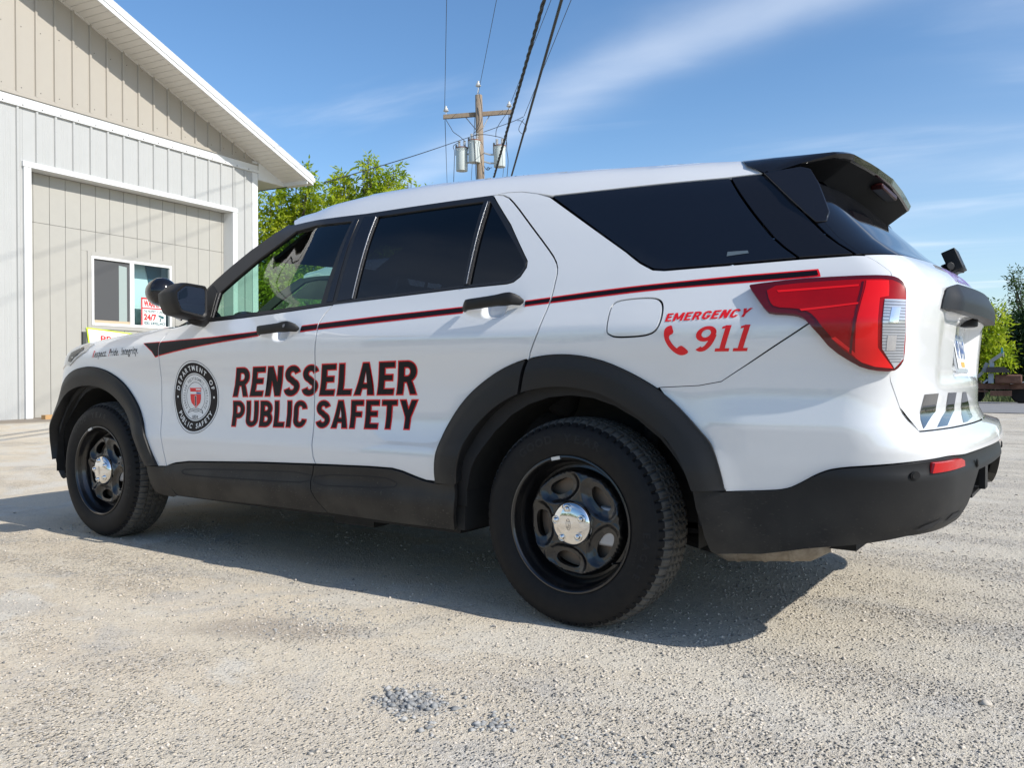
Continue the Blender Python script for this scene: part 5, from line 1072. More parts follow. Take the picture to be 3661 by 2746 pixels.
def stone_mat(name, c1, c2, c3):
    m = bpy.data.materials.new(name); m.use_nodes = True; t = m.node_tree; b = t.nodes['Principled BSDF']; b.inputs['Roughness'].default_value = .9; b.inputs['Specular IOR Level'].default_value = .3
    v = t.nodes.new('ShaderNodeTexVoronoi'); v.inputs['Scale'].default_value = 60; g = t.nodes.new('ShaderNodeTexCoord'); t.links.new(g.outputs['Object'], v.inputs['Vector']); s = t.nodes.new('ShaderNodeSeparateColor'); t.links.new(v.outputs['Color'], s.inputs[0])
    r = t.nodes.new('ShaderNodeValToRGB'); t.links.new(s.outputs[0], r.inputs[0]); e = r.color_ramp.elements; e[0].color = (*c1, 1); e[1].color = (*c3, 1); e[1].position = .95; q = e.new(.5); q.color = (*c2, 1); t.links.new(r.outputs[0], b.inputs['Base Color']); return m
import mathutils.noise as mn
def field(sc_, off): return lambda x, y: np.array([mn.noise(Vector((a*sc_, b*sc_, off)))*.5+.5 for a, b in zip(x, y)])
SM = stone_mat('limestone_chips', (.16,.16,.155), (.50,.45,.38), (.62,.56,.48)); SD = stone_mat('dark_crushed_stone', (.17,.175,.18), (.29,.295,.29), (.44,.43,.41))
f1 = field(1.1, 3.); 
stones('loose_gravel', 110000, (-3.6, 3.8), (-3.1, 3.2), (.0028, .0085), SM, lambda x, y: np.clip((f1(x, y)-.42)*3.2+.55*np.clip((x+.3)/2.2,0,1)+.06, .05, 1.)*np.clip(1.3-np.hypot(x-1.55, y+3.6)*.14, .15, 1), label='loose pale gravel chips spread over the yard')
stones('scattered_stones', 2600, (-4.5, 5.), (-3.1, 6.), (.005, .015), SM, lambda x, y: .25+.6*np.clip((x)/3.,0,1), label='larger scattered stones on the gravel yard', seed=3)
def patch(cx, cy, r): return lambda x, y: np.exp(-(((x-cx)/r)**2+((y-cy)/(r*.8))**2))
k = 0
for cx, cy, r, nn in ((-.01,-1.80,.085,2600),(.28,-1.80,.06,500),(.57,-1.78,.12,1300),(.16,-1.90,.035,200),(-.86,-1.40,.22,2600)):
    stones('crushed_stone_patch', nn, (cx-2.2*r, cx+2.2*r), (cy-2*r, cy+2*r), ((.003, .015) if r < .1 else (.0025, .007)), SD, patch(cx, cy, r), label='patch of dark crushed stone pressed into the pale yard'+['',', small and round',', at the lower right',', tiny',', wide and thin beside the long shadow'][k], seed=10+k); k += 1

suv = make_suv()
# a second car beyond, seen through the glass
pc_ = copytree(suv, None, skip=('letter_outline','letter','key_lock','plate_face','plate_lettering','plate_band','stripe','stripe_outline','emergency_lettering','number_lettering','phone_symbol','seal_ring','seal_lettering','seal_dot','shield','ribbon','motto_lettering','chevron_stripe','tailgate_lettering','spotlight','partition_screen','window_sticker'))
pc_.name = 'parked_car'; pc_.location = (-3.0, 2.95, 0); pc_.scale = (1.08, 1.08, 1.12)
pc_['label'] = 'plain white car seen through the windows of the lettered SUV'; pc_['category'] = 'car'

# ================= metal building =================
vx = Vector((-.1085,.9941,0)).normalized(); nx = Vector((vx.y,-vx.x,0))
BM = Matrix(((vx.x,-nx.x,0,-15.97),(vx.y,-nx.y,0,4.94),(0,0,1,0),(0,0,0,1)))
bld = empty('metal_building', label='metal sided gable building with a tall doorway boarded up around a window', cat='building'); bld.matrix_world = BM
WSIDE = mat('pale_grey_steel_siding', (.425,.43,.42), .42, noise=(3,.35,(.375,.38,.365)))
TSIDE = mat('beige_steel_siding', (.385,.355,.305), .45, noise=(3,.3,(.35,.32,.275)))
WTRIM = mat('white_trim', (.66,.67,.665), .38)
SOFF = mat('white_soffit', (.64,.62,.58), .55)
BOARD = mat('beige_painted_boards', (.375,.365,.33), .65, noise=(5,.35,(.335,.325,.295)))
PK = -6.5; SL = .387; OV = .87
def ze(s): return 8.49-SL*(abs(s-PK)-(1.09-PK))      # rake soffit height
EV = 6.33
def ribpanel(name, s0, s1, z0, zf, m, rw=.06, rh=.034, minor=True):
    prof = [(s0,0),(s0+.010,-rh),(s0+rw-.010,-rh),(s0+rw,0)]
    if minor:
        for q in (.30,.42,.58,.70): c = s0+rw+(s1-s0-rw)*q; prof += [(c-.012,0),(c-.006,-.004),(c+.006,-.004),(c+.012,0)]
    prof.append((s1-.001,0)); V = [(s, y, z0) for s, y in prof]+[(s, y, zf(s)) for s, y in prof]; n_ = len(prof)
    return mesh(name, V, [(i, i+1, n_+i+1, n_+i) for i in range(n_-1)], m, bld)
for k in range(-48, 16):
    s = -.13+.4*k+.02
    if s > 6.15: break
    s1 = min(s+.4, 6.2); z_ = 0 if (s1 <= .03 or s >= 5.55) else 5.10
    if s < .03 < s1: s1a = .03; ribpanel('wall_panel', s, .03, 0, lambda q: 6.17, WSIDE); ribpanel('wall_panel', .031, s1, 5.10, lambda q: 6.17, WSIDE, rw=.02, rh=.0, minor=False); 
    elif s < 5.6 < s1: ribpanel('wall_panel', s, 5.6, 5.1, lambda q: 6.17, WSIDE); ribpanel('wall_panel', 5.601, s1, 0, lambda q: 6.17, WSIDE, rw=.02, rh=.0, minor=False)
    else: ribpanel('wall_panel', s, s1, z_, lambda q: 6.17, WSIDE)
for k in range(-48, 17):
    s = -.11+.4*k
    if s > 6.2: break
    ribpanel('gable_panel', s, min(s+.4, 6.3), 6.44, lambda q: max(6.45, ze(q)+.02), TSIDE, minor=False)
def bpart(name, a, b, m, bv=.004, **k):
    o = MB().box(a, b).o(name, m, bld, **k)
    return bevel(o, bv, 1) if bv else o
bpart('band_trim', (-19.0,-.055,6.16), (6.36,.02,6.235), WTRIM); bpart('band_trim', (-19.0,-.035,6.238), (6.36,.02,6.36), WTRIM); bpart('drip_edge', (-19.0,-.06,6.362), (6.36,.02,6.385), TSIDE); bpart('drip_edge', (-19.0,-.030,6.388), (6.33,.02,6.45), TSIDE)
bpart('corner_trim', (6.16,-.032,0), (6.355,.12,6.158), WTRIM); bpart('corner_trim', (6.16,-.034,6.388), (6.355,.1,6.45), WTRIM)
bpart('door_frame', (.02,-.06,0), (.17,.30,4.995), WTRIM); bpart('door_frame', (5.46,-.06,0), (5.61,.30,4.995), WTRIM); bpart('door_frame', (.0,-.066,4.998), (5.63,.30,5.11), WTRIM)
bpart('side_wall', (6.28,.12,0), (6.33,16,6.2), WSIDE, 0); 
for k in range(38): bpart('side_wall_rib', (6.33,.3+.4*k,0), (6.352,.36+.4*k,6.0), WSIDE, 0)
WY = .27      # depth of the boarded doorway
wo0, wo1, wz0, wz1 = 1.61, 3.90, 1.87, 3.55
js = [.172,.41]+[.41+.3525*k for k in range(1, 14)]+[5.3875,5.458]
for i in range(len(js)-1):
    a, b = js[i], js[i+1]
    if b-a < .02: continue
    segs = [(0,3.983),(3.989,4.99)]
    for z0, z1 in segs:
        parts_ = [(z0, z1)]
        if z0 < wz0 and a < wo1-.01 and b > wo0+.01:
            parts_ = [(z0, wz0), (wz1, z1)]
            if a < wo0: bpart('board', (a+.004,WY,wz0+.001), (wo0,WY+.02,wz1-.001), BOARD, .003)
            if b > wo1: bpart('board', (wo1,WY,wz0+.001), (b-.004,WY+.02,wz1-.001), BOARD, .003)
        for q0, q1 in parts_: bpart('board', (a+.004,WY,q0), (b-.004,WY+.02,q1), BOARD, .003)
bpart('doorway_backing', (.17,WY+.021,0), (5.46,WY+.05,wz0), GAP, 0); bpart('doorway_backing', (.17,WY+.021,wz1), (5.46,WY+.05,5.0), GAP, 0); bpart('doorway_backing', (.17,WY+.021,wz0), (wo0,WY+.05,wz1), GAP, 0); bpart('doorway_backing', (wo1,WY+.021,wz0), (5.46,WY+.05,wz1), GAP, 0)
win = empty('window'); win.parent = bld
def wpart(name, a, b, m, bv=.003): o = MB().box(a, b).o(name, m, win); return bevel(o, bv, 1) if bv else o
CAS = mat('beige_casing', (.37,.36,.33), .6); VIN = mat('white_vinyl_frame', (.70,.70,.68), .35)
wpart('casing', (wo0,WY-.022,wz0), (wo0+.085,WY+.02,wz1), CAS); wpart('casing', (wo1-.085,WY-.022,wz0), (wo1,WY+.02,wz1), CAS); wpart('casing', (wo0+.086,WY-.022,wz1-.085), (wo1-.086,WY+.02,wz1), CAS); wpart('casing', (wo0+.086,WY-.022,wz0), (wo1-.086,WY+.02,wz0+.08), CAS)
x0, x1, z0, z1 = wo0+.087, wo1-.087, wz0+.082, wz1-.087; xm = 2.72
wpart('frame', (x0,WY-.03,z0), (x0+.06,WY+.05,z1), VIN); wpart('frame', (x1-.06,WY-.03,z0), (x1,WY+.05,z1), VIN); wpart('frame', (x0+.061,WY-.03,z1-.06), (x1-.061,WY+.05,z1), VIN); wpart('frame', (x0+.061,WY-.03,z0), (x1-.061,WY+.05,z0+.06), VIN); wpart('frame', (xm-.055,WY-.026,z0+.061), (xm+.055,WY+.05,z1-.061), VIN)
wpart('sill_track', (x0+.062,WY-.01,z0+.061), (xm-.056,WY+.03,z0+.12), mat('tan_track', (.50,.40,.27), .5))
MB().add([(x0+.06,WY+.012,z0+.12),(xm-.055,WY+.012,z0+.12),(xm-.055,WY+.012,z1-.06),(x0+.06,WY+.012,z1-.06)], [(0,1,2,3)]).o('insect_screen', mat('insect_screen', (.07,.072,.075), .75), win)
MB().add([(x0+.70,WY+.008,z0+.12),(xm-.115,WY+.008,z0+.12),(xm-.115,WY+.008,z1-.16),(x0+.70,WY+.008,z1-.14)], [(0,1,2,3)]).o('blind', mat('pale_blind_behind_screen', (.30,.36,.345), .7), win)
MB().add([(xm+.055,WY+.03,z0+.06),(x1-.06,WY+.03,z0+.06),(x1-.06,WY+.03,z1-.06),(xm+.055,WY+.03,z1-.06)], [(0,1,2,3)]).o('glass', glassmat('pane_glass', (.74,.90,.91), 1.45), win)
MB().box((x0+.06,WY+.35,z0), (x1,WY+.36,z1)).o('room_wall', mat('pale_teal_reflection', (.80,.86,.85), .8), win)  # pale teal colour stands in for the reflection in the pane
MB().add([(xm+.62,WY+.33,z1),(x1,WY+.33,z1),(x1,WY+.33,z1-.9),(xm+.78,WY+.33,z1-.62)], [(0,1,2,3)]).o('reflection_gap', mat('dark_teal', (.03,.09,.13), .6), win)  # dark corner left out of the painted reflection
# sign on the glass
sg_ = MB().box((2.985,WY+.012,z0+.062), (3.66,WY+.024,2.66)).o('warning_sign', mat('sign_white', (.78,.80,.79), .4)); sg_.matrix_world = BM; tagit(sg_, 'white and red video surveillance warning sign behind the window glass', 'sign')
def sq(name, x0, x1, z0, z1, m, y, par): return MB().add([(x0,y,z0),(x1,y,z0),(x1,y,z1),(x0,y,z1)], [(0,1,2,3)]).o(name, m, par)
SR = mat('sign_red', (.60,.03,.03), .4); STL = mat('sign_teal', (.02,.10,.11), .4)
sy = WY+.0095
sq('sign_border', 2.985, 3.02, z0+.062, 2.66, SR, sy, sg_); sq('sign_border', 3.02, 3.66, 2.62, 2.66, SR, sy, sg_); sq('sign_border', 3.02, 3.66, 2.40, 2.43, SR, sy, sg_)
for txt, a, b, c_, d_, mm, bo in (('WARNING',3.05,3.63,2.445,2.605,SR,.05),('THIS PROPERTY IS UNDER',3.05,3.64,2.315,2.375,STL,.015),('24/7',3.05,3.40,2.135,2.285,SR,.05),('VIDEO SURVEILLANCE',3.04,3.64,2.035,2.105,STL,.03)):
    X, T = textbox(txt, [(a,c_),(a,d_),(b,d_),(b,c_)], bo); mesh('sign_lettering', [(x, sy-.0008, z) for x, z in X], T, mm, sg_)
mesh('camera_symbol', [(x, sy-.0008, z) for x, z in ((3.45,2.28),(3.60,2.245),(3.62,2.20),(3.55,2.185),(3.53,2.21),(3.46,2.235),(3.49,2.21),(3.51,2.14),(3.45,2.13),(3.455,2.12),(3.53,2.12),(3.53,2.19))], [(0,1,2,3,4,5),(6,7,8,9,10,11)], STL, sg_)
bn = MB(); bn.add([(1.56,WY-.03,1.90),(2.90,WY-.03,1.80),(2.90,WY-.03,1.18),(1.66,WY-.03,1.22),(1.56,WY-.026,1.90),(2.90,WY-.026,1.80),(2.90,WY-.026,1.18),(1.66,WY-.026,1.22)], [(0,3,2,1),(4,5,6,7),(0,1,5,4),(3,7,6,2),(0,4,7,3)]); bo_ = bn.o('banner', mat('lime_banner_edge', (.55,.75,.05), .5)); bo_.matrix_world = BM; tagit(bo_, 'white banner with lime edge and red lettering under the window', 'banner')
mesh('banner_face', [(1.60,WY-.0315,1.865),(2.87,WY-.0315,1.772),(2.87,WY-.0315,1.20),(1.69,WY-.0315,1.25)], [(0,3,2,1)], mat('banner_white', (.80,.80,.78), .5), bo_)
X, T = textbox('PRO', [(1.90,1.60),(1.90,1.735),(2.42,1.705),(2.42,1.565)], .03); mesh('banner_lettering', [(x, WY-.0325, z) for x, z in X], T, SR, bo_)
fr_ = MB().box((1.47,WY-.05,1.2), (1.555,WY-.002,1.80)).o('meter_box', mat('dark_box', (.06,.065,.06), .6)); fr_.matrix_world = BM; tagit(fr_, 'dark narrow box fixed beside the banner', 'box')
# rake soffit and fascia
n_so = 95
for k in range(n_so):
    s0, s1 = 7.55-.155*(k+1)+.005, 7.55-.155*k-.005
    if s0 < PK: break
    V = [(s, y, ze(s)+dz) for s in (s0, s1) for y in (-OV, 0 if s1 < 6.3 else 0.) for dz in (0, .012)]
    o = mesh('soffit_panel', V, [(0,1,3,2),(4,6,7,5),(0,4,5,1),(2,3,7,6),(0,2,6,4),(1,5,7,3)], SOFF, bld)
def slope_strip(name, s0, s1, y0, y1, d0, d1, m, par=bld):
    V = [(s, y, ze(s)+d) for s in (s0, s1) for y in (y0, y1) for d in (d0, d1)]; return mesh(name, V, [(0,1,3,2),(4,6,7,5),(0,4,5,1),(2,3,7,6),(0,2,6,4),(1,5,7,3)], m, par)
for a, b in ((7.52, PK), (-20.5, PK)):
    if a > b: a, b = b, a
    slope_strip('fascia', a, b, -OV-.03, -OV, -.02, .075, WTRIM); slope_strip('rake_trim', a, b, -OV-.045, -OV, .078, .215, WTRIM); slope_strip('rake_trim', a, b, -OV-.032, -OV, .076, .0779, GAP); slope_strip('soffit_backing', a, b, -OV, 16, .0125, .05, GAP); slope_strip('soffit_channel', min(max(a,-19.3),6.3), min(max(b,-19.3),6.3), -.032, -.001, -.028, -.001, SOFF)
    slope_strip('roof', a, b, -OV-.05, 16, .2155, .235, mat('roof_steel', (.62,.63,.63), .4))
bpart('eave_return', (6.356,-.05,5.99), (7.30,-.03,6.17), WTRIM, 0); mesh('eave_return', [(6.356,-.045,6.171),(7.30,-.045,6.171),(6.95,-.045,ze(6.95)-.001),(6.356,-.045,ze(6.356)-.001)], [(0,1,2,3)], WTRIM, bld)
bpart('eave_soffit', (6.356,-.028,5.985), (7.30,16,5.998), SOFF, 0); bpart('eave_fascia', (7.30,-OV,5.985), (7.33,16,6.30), WTRIM, 0); bpart('gutter', (7.50,-OV-.03,6.06), (7.62,16,6.19), WTRIM, .02)
# screw heads
b = MB()
for k in range(-48, 16):
    s = -.13+.4*k+.02+.0275
    if s > 6.1: break
    for z in ((5.3,5.85,6.2) if 0 < s < 5.6 else (.5,1.6,2.7,3.8,4.9,5.85,6.2)): b.lathe([(.014,0),(.014,-.006),(.005,-.012)], (s+(.09 if z == 6.2 else 0), -.022 if z < 6.1 else -.055, z), 'y', 6)
    s2 = s+.10
    for z in (6.55, 7.55, 8.55):
        if z < ze(s2)-.1: b.lathe([(.010,0),(.010,-.005),(.004,-.009)], (s2, 0, z+.2*(z > 7)), 'y', 6)
b.o('screw', mat('screw_grey', (.12,.11,.10), .5, metal=.5), bld, kind='stuff')
# timber offcuts by the wall
for k, (a, b_, r, z) in enumerate((((.10,-.55),(.62,-.42),.0,0),((.36,-.60),(1.1,-.50),.1,.09))):
    b = MB().box((a[0],a[1],z), (b_[0],b_[1],z+.085)); o = b.o('timber_offcut', mat('fresh_timber', (.50,.30,.13), .7, noise=(12,.5,(.38,.22,.09)))); o.matrix_world = BM; tagit(o, ('short yellow timber block lying on the ground beside the doorway', 'longer timber block stacked on top against the doorway')[k], 'timber', 'timber offcuts by the wall')

# ================= trees =================
def leaf_mat(name, c1, c2, c3, tr=.35):
    m = bpy.data.materials.new(name); m.use_nodes = True; t = m.node_tree; b = t.nodes['Principled BSDF']; o = t.nodes['Material Output']; b.inputs['Roughness'].default_value = .55; b.inputs['Specular IOR Level'].default_value = .35
    g = t.nodes.new('ShaderNodeTexCoord'); n = t.nodes.new('ShaderNodeTexNoise'); n.inputs['Scale'].default_value = 1.1; n.inputs['Detail'].default_value = 8; n.inputs['Roughness'].default_value = .8; t.links.new(g.outputs['Object'], n.inputs['Vector'])
    r = t.nodes.new('ShaderNodeValToRGB'); t.links.new(n.outputs[0], r.inputs[0]); e = r.color_ramp.elements; e[0].position = .36; e[0].color = (*c1, 1); e[1].position = .66; e[1].color = (*c3, 1); q = e.new(.5); q.color = (*c2, 1); t.links.new(r.outputs[0], b.inputs['Base Color'])
    x = t.nodes.new('ShaderNodeMixShader'); x.inputs[0].default_value = tr; d = t.nodes.new('ShaderNodeBsdfTranslucent'); t.links.new(r.outputs[0], d.inputs[0]); t.links.new(b.outputs[0], x.inputs[1]); t.links.new(d.outputs[0], x.inputs[2]); t.links.new(x.outputs[0], o.inputs[0]); return m
LB = leaf_mat('yellow_green_leaves', (.20,.31,.015), (.40,.50,.025), (.60,.60,.05), .5); LD = leaf_mat('green_leaves', (.035,.075,.012), (.06,.12,.018), (.11,.18,.02), .4); LK = leaf_mat('deep_green_leaves', (.015,.035,.010), (.028,.06,.014), (.05,.09,.02), .35)
BARK = mat('bark', (.10,.085,.065), .9, bump=(30,.6,.02))
def leaves(blobs, dens, L_, r_, leaf=7, droop=.5):
    """compound leaves (a spray of leaflets) spread through ellipsoid clumps"""
    out = []
    for c, R in blobs:
        R = np.array(R); n = int(dens*R[0]*R[1]*2.2+dens*.3*R[0]*R[1]*R[2]); d = r_.normal(size=(n,3)); d /= np.linalg.norm(d,axis=1,keepdims=True); q = r_.rand(n)**.42; q *= 1+.22*np.array([mn.noise(Vector(v*2.3)+Vector(c)) for v in d]); pos = np.array(c)+d*R*q[:,None]
        ax = d*.7+r_.normal(size=(n,3))*.55; ax[:,2] += .25-droop*.3; ax /= np.linalg.norm(ax,axis=1,keepdims=True); sd_ = np.cross(ax, r_.normal(size=(n,3))); sd_ /= np.linalg.norm(sd_,axis=1,keepdims=True); l = L_*r_.uniform(.7,1.25,n)
        for j in range(leaf):
            t = (j//2)/(leaf//2); s_ = (1 if j % 2 else -1)*(0 if j == leaf-1 else 1)
            dr = ax*(.55 if s_ else 1.)+sd_*s_*.8+np.array([0,0,-droop*(.6+.6*t)])+r_.normal(size=(n,3))*.18; dr /= np.linalg.norm(dr,axis=1,keepdims=True)
            b0 = pos+ax*(l*t*.9)[:,None]+np.array([0,0,-1])*(l*t*t*.25)[:,None]; w = np.cross(dr, r_.normal(size=(n,3))); w /= np.linalg.norm(w,axis=1,keepdims=True); ll = l*r_.uniform(.5,.7,n); ww = ll*.17
            tip = b0+dr*ll[:,None]; mid = b0+dr*(ll*.42)[:,None]
            out.append(np.stack([b0, mid+w*ww[:,None], tip, mid-w*ww[:,None]], 1))
    return np.concatenate(out)
def tree(name, base, blobs, lm, label, dens=60, L_=.34, seed=1, leaf=7, droop=.5, group=None, tr=.16, cat='tree'):
    r_ = np.random.RandomState(seed); rr_ = random.Random(seed); t = empty(name, base, label=label, cat=cat, group=group); base = Vector(base)
    loc = [(tuple(Vector(c)-base), R) for c, R in blobs]
    tri_mesh('crown', leaves(loc, dens, L_, r_, leaf, droop), lm, t, kind='stuff')
    b = MB(); top = max(c[2] for c, R in loc); cx = sum(c[0] for c, R in loc)/len(loc); cy = sum(c[1] for c, R in loc)/len(loc)
    b.tube([(0,0,-.05),(.05,.03,top*.2),(cx*.4,cy*.4,top*.45),(cx*.7,cy*.7,top*.7)], [tr,tr*.8,tr*.55,tr*.25], 8); b.o('trunk', BARK, t, smooth=True)
    for c, R in loc:
        z0 = max(.4, min(c[2]-R[2]*1.2, top*.45)); f = z0/top; s_ = Vector((cx*.4*f/.45, cy*.4*f/.45, z0)); c = Vector(c); m_ = (s_+c)/2+Vector((rr_.uniform(-.2,.2), rr_.uniform(-.2,.2), -.1))
        b = MB(); b.tube([s_, m_, c, c+Vector((0,0,R[2]*.7))], [tr*.38,tr*.26,tr*.14,.01], 6)
        for q in range(7):
            e = c+Vector((rr_.uniform(-1,1)*R[0], rr_.uniform(-1,1)*R[1], rr_.uniform(-.6,1)*R[2]))*.85; b.tube([m_.lerp(c, rr_.random()), (m_+e)/2+Vector((0,0,.1)), e], [tr*.10,tr*.06,.005], 5)
        b.o('branch', BARK, t, smooth=True)
    return t
CAMP = Vector((1.5494,-3.5987,.9178)); TREES = []
def rayat(az, el, d): return CAMP+Vector((math.sin(az)*d, math.cos(az)*d, math.tan(el)*d))      # bearing and elevation from the yard
B_A = [((-19.12,13.77,5.49),(0.63,0.57,1.2)),((-18.63,14.34,6.23),(0.64,0.57,0.99)),((-19.19,14.46,4.44),(1.15,1.04,1.3)),((-19.34,13.51,3.51),(0.84,0.76,1.26)),((-18.03,14.26,6.56),(0.31,0.28,0.63)),((-18.07,14.95,5.69),(0.64,0.58,0.86))]
B_B = [((-16.66,14.26,5.99),(0.43,0.39,0.81)),((-16.59,14.32,6.46),(0.24,0.22,0.38)),((-15.69,14.5,6.32),(0.35,0.31,0.8)),((-15.74,14.46,6.84),(0.19,0.17,0.35)),((-16.28,14.63,5.46),(0.82,0.73,0.82)),((-15.33,14.85,6.07),(0.43,0.39,0.74)),((-15.21,14.95,6.54),(0.24,0.22,0.38)),((-16.19,15.41,4.88),(1.04,0.94,1.11)),((-17.16,14.46,4.29),(0.97,0.87,1.24)),((-17.89,13.67,3.17),(1.23,1.11,0.82))]
B_C = [((-14.57,14.85,6.08),(0.18,0.17,0.34)),((-14.68,14.75,5.32),(0.47,0.43,0.59)),((-14.08,15.26,5.86),(0.17,0.15,0.34)),((-14.19,15.18,5.2),(0.53,0.48,0.53)),((-14.91,15.21,4.21),(0.94,0.85,1.08))]
B_R1 = [((-1.87,32.24,2.45),(0.65,0.58,0.72)),((-1.43,32.28,2.86),(0.44,0.4,0.58)),((-2.37,32.69,1.7),(0.87,0.79,0.87)),((-1.61,32.76,1.51),(0.78,0.7,0.69)),((-3.05,33.11,2.25),(0.89,0.8,1.07))]
B_R2 = [((-1.28,40.31,4.29),(0.41,0.37,1.03)),((-1.42,40.3,5.12),(0.31,0.28,0.51)),((-0.95,40.33,5.09),(0.51,0.46,0.61)),((-0.73,41.34,3.51),(1.04,0.94,1.25))]
B_R3 = [((-1.17,37.31,1.77),(1.15,1.03,1.44)),((-0.4,38.36,2.17),(1.36,1.22,1.75)),((-1.66,37.28,1.01),(1.16,1.04,0.96)),((-2.43,38.21,1.01),(1.2,1.08,1.0)),((0.57,38.39,2.34),(1.53,1.38,1.91))]
B_R4 = [((1.52,36.4,2.79),(1.61,1.45,1.97)),((2.82,36.38,2.4),(1.58,1.42,1.75)),((2.4,37.39,4.61),(1.09,0.98,1.09))]
O_A = (-19.20, 14.45, 0)
O_B = (-16.64, 14.98, 0)
O_C = (-14.82, 15.30, 0)
O_R1 = (-2.11, 33.22, 0)
O_R2 = (-1.07, 41.33, 0)
O_R3 = (-1.23, 38.31, 0)
O_R4 = (2.13, 37.40, 0)
WIRES = [([-17.21, 19.81, 10.08], [-12.41, 13.91, 10.6], 0.009),([-16.28, 20.53, 10.7], [-12.14, 15.77, 11.2], 0.009),([-15.34, 21.2, 10.41], [-10.53, 16.02, 10.9], 0.009),([-16.21, 21.32, 7.81], [-7.01, 10.05, 7.9], 0.045),([-15.52, 21.44, 7.82], [-6.5, 9.84, 7.7], 0.032),([-15.13, 21.69, 9.99], [-9.04, 14.53, 10.0], 0.01)]
SERV = [(-11.52, 8.77, 4.82), (-12.07, 10.77, 5.58), (-13.02, 13.54, 6.63), (-15.48, 18.63, 8.54), (-16.2, 20.59, 9.31), (-15.45, 21.36, 9.75), (-15.15, 21.69, 9.97)]
J1 = [(-17.12, 19.76, 9.73), (-16.98, 19.87, 9.44), (-16.91, 19.92, 9.3), (-16.73, 20.06, 9.14), (-16.59, 20.17, 8.98)]
J2 = [(-16.14, 20.38, 10.62), (-16.07, 20.43, 10.16), (-16.06, 20.44, 9.75), (-16.15, 20.37, 9.43), (-16.3, 20.27, 9.22)]
J3 = [(-15.3, 21.1, 10.28), (-15.43, 21.02, 9.96), (-15.62, 20.88, 9.61), (-15.71, 20.81, 9.37), (-15.73, 20.81, 9.14)]
J4 = [(-16.58, 19.92, 8.92), (-16.75, 19.8, 8.81), (-16.79, 19.76, 8.72), (-16.76, 19.79, 8.51), (-16.78, 19.77, 7.56), (-16.77, 19.78, 7.38)]
J5 = [(-16.18, 20.11, 9.11), (-16.15, 20.12, 8.93), (-16.13, 20.14, 8.5), (-16.12, 20.15, 7.92), (-16.1, 20.17, 7.48)]
J6 = [(-16.04, 20.21, 8.91), (-16.0, 20.24, 8.5), (-15.94, 20.28, 8.07), (-15.9, 20.31, 7.54)]
J7 = [(-16.24, 20.19, 9.13), (-15.95, 20.4, 9.17), (-15.62, 20.63, 9.11), (-15.43, 20.77, 9.05), (-15.31, 20.85, 8.94), (-15.3, 20.86, 8.62), (-15.26, 20.88, 8.24), (-15.3, 20.86, 7.66)]
J8 = [(-16.01, 20.48, 8.11), (-15.92, 20.54, 7.97), (-15.85, 20.6, 8.0), (-15.88, 20.57, 8.07), (-15.92, 20.54, 8.0), (-15.78, 20.65, 8.06)]
J9 = [(-15.08, 21.61, 9.87), (-15.2, 21.53, 9.63), (-15.23, 21.51, 9.46), (-15.13, 21.58, 9.34), (-15.03, 21.64, 9.43), (-15.02, 21.65, 9.6), (-15.15, 21.56, 9.78), (-15.28, 21.48, 9.8)]
D1 = [(-17.2, 19.82, 9.73), (-26.49, 31.6, 10.66)]
D2 = [(-16.49, 20.62, 9.98), (-25.5, 32.36, 10.85)]
D3 = [(-15.4, 21.15, 9.96), (-24.16, 33.33, 11.13)]

tree('box_elder_tree', O_A, B_A, LB, 'yellow green tree just right of the building corner, under its eave', dens=330, L_=.25, seed=1, group='leafy trees beyond the SUV roof')
tree('box_elder_tree', O_B, B_B, LB, 'tallest yellow green tree with upright leafy shoots, behind the SUV roof', dens=330, L_=.25, seed=2, group='leafy trees beyond the SUV roof')
tree('box_elder_tree', O_C, B_C, LB, 'low yellow green tree with two shoots peeping over the SUV roof', dens=330, L_=.25, seed=3, group='leafy trees beyond the SUV roof')
tree('maple_tree', O_R1, B_R1, LB, 'sunlit bright green bushy tree beyond the rear of the SUV', dens=210, L_=.30, seed=4, leaf=5, droop=.2)
tree('slender_tree', O_R2, B_R2, LD, 'tall airy tree rising against the sky at the right edge', dens=90, L_=.28, seed=5, leaf=5, droop=.2)
tree('shade_tree', O_R3, B_R3, LK, 'dark dense tree behind the rusty machine', dens=190, L_=.36, seed=6, leaf=5, droop=.2)
tree('shade_tree', O_R4, B_R4, LD, 'broad green tree just outside the right edge of the view', dens=22, L_=.6, seed=7, leaf=5, droop=.2)

# ================= utility pole and lines =================
POLEX, POLEY = -16.25, 20.55
WOODP = mat('weathered_pole_wood', (.27,.21,.15), .85, noise=(14,.6,(.17,.14,.11)), bump=(50,.6,.01)); PORC = mat('porcelain_grey', (.62,.62,.60), .2, coat=.6); TANK = mat('transformer_grey_paint', (.55,.60,.58), .4, noise=(3,.3,(.45,.5,.48))); RUST = mat('rusty_lid', (.22,.09,.05), .8); GALV = mat('galvanised', (.45,.47,.48), .4, metal=.5); LINE = mat('line_black', (.012,.012,.014), .55); STRAND = mat('dull_conductor', (.05,.055,.07), .5)
pole = empty('utility_pole', (POLEX,POLEY,0), label='wooden utility pole with crossarm and three grey transformers behind the SUV roof', cat='utility pole')
def PL(p): return Vector(p)-Vector((POLEX,POLEY,0))
b = MB(); b.tube([(.30,0,-.1),(.12,0,5),(-.03,0,10.62)], [.19,.16,.125], 16); b.o('pole', WOODP, pole, smooth=True)
a0, a1 = PL((-17.254,19.777,9.885)), PL((-15.32,21.209,10.09)); dirv = (a1-a0).normalized(); nv2 = dirv.cross(Vector((0,0,1))).normalized()*1.0
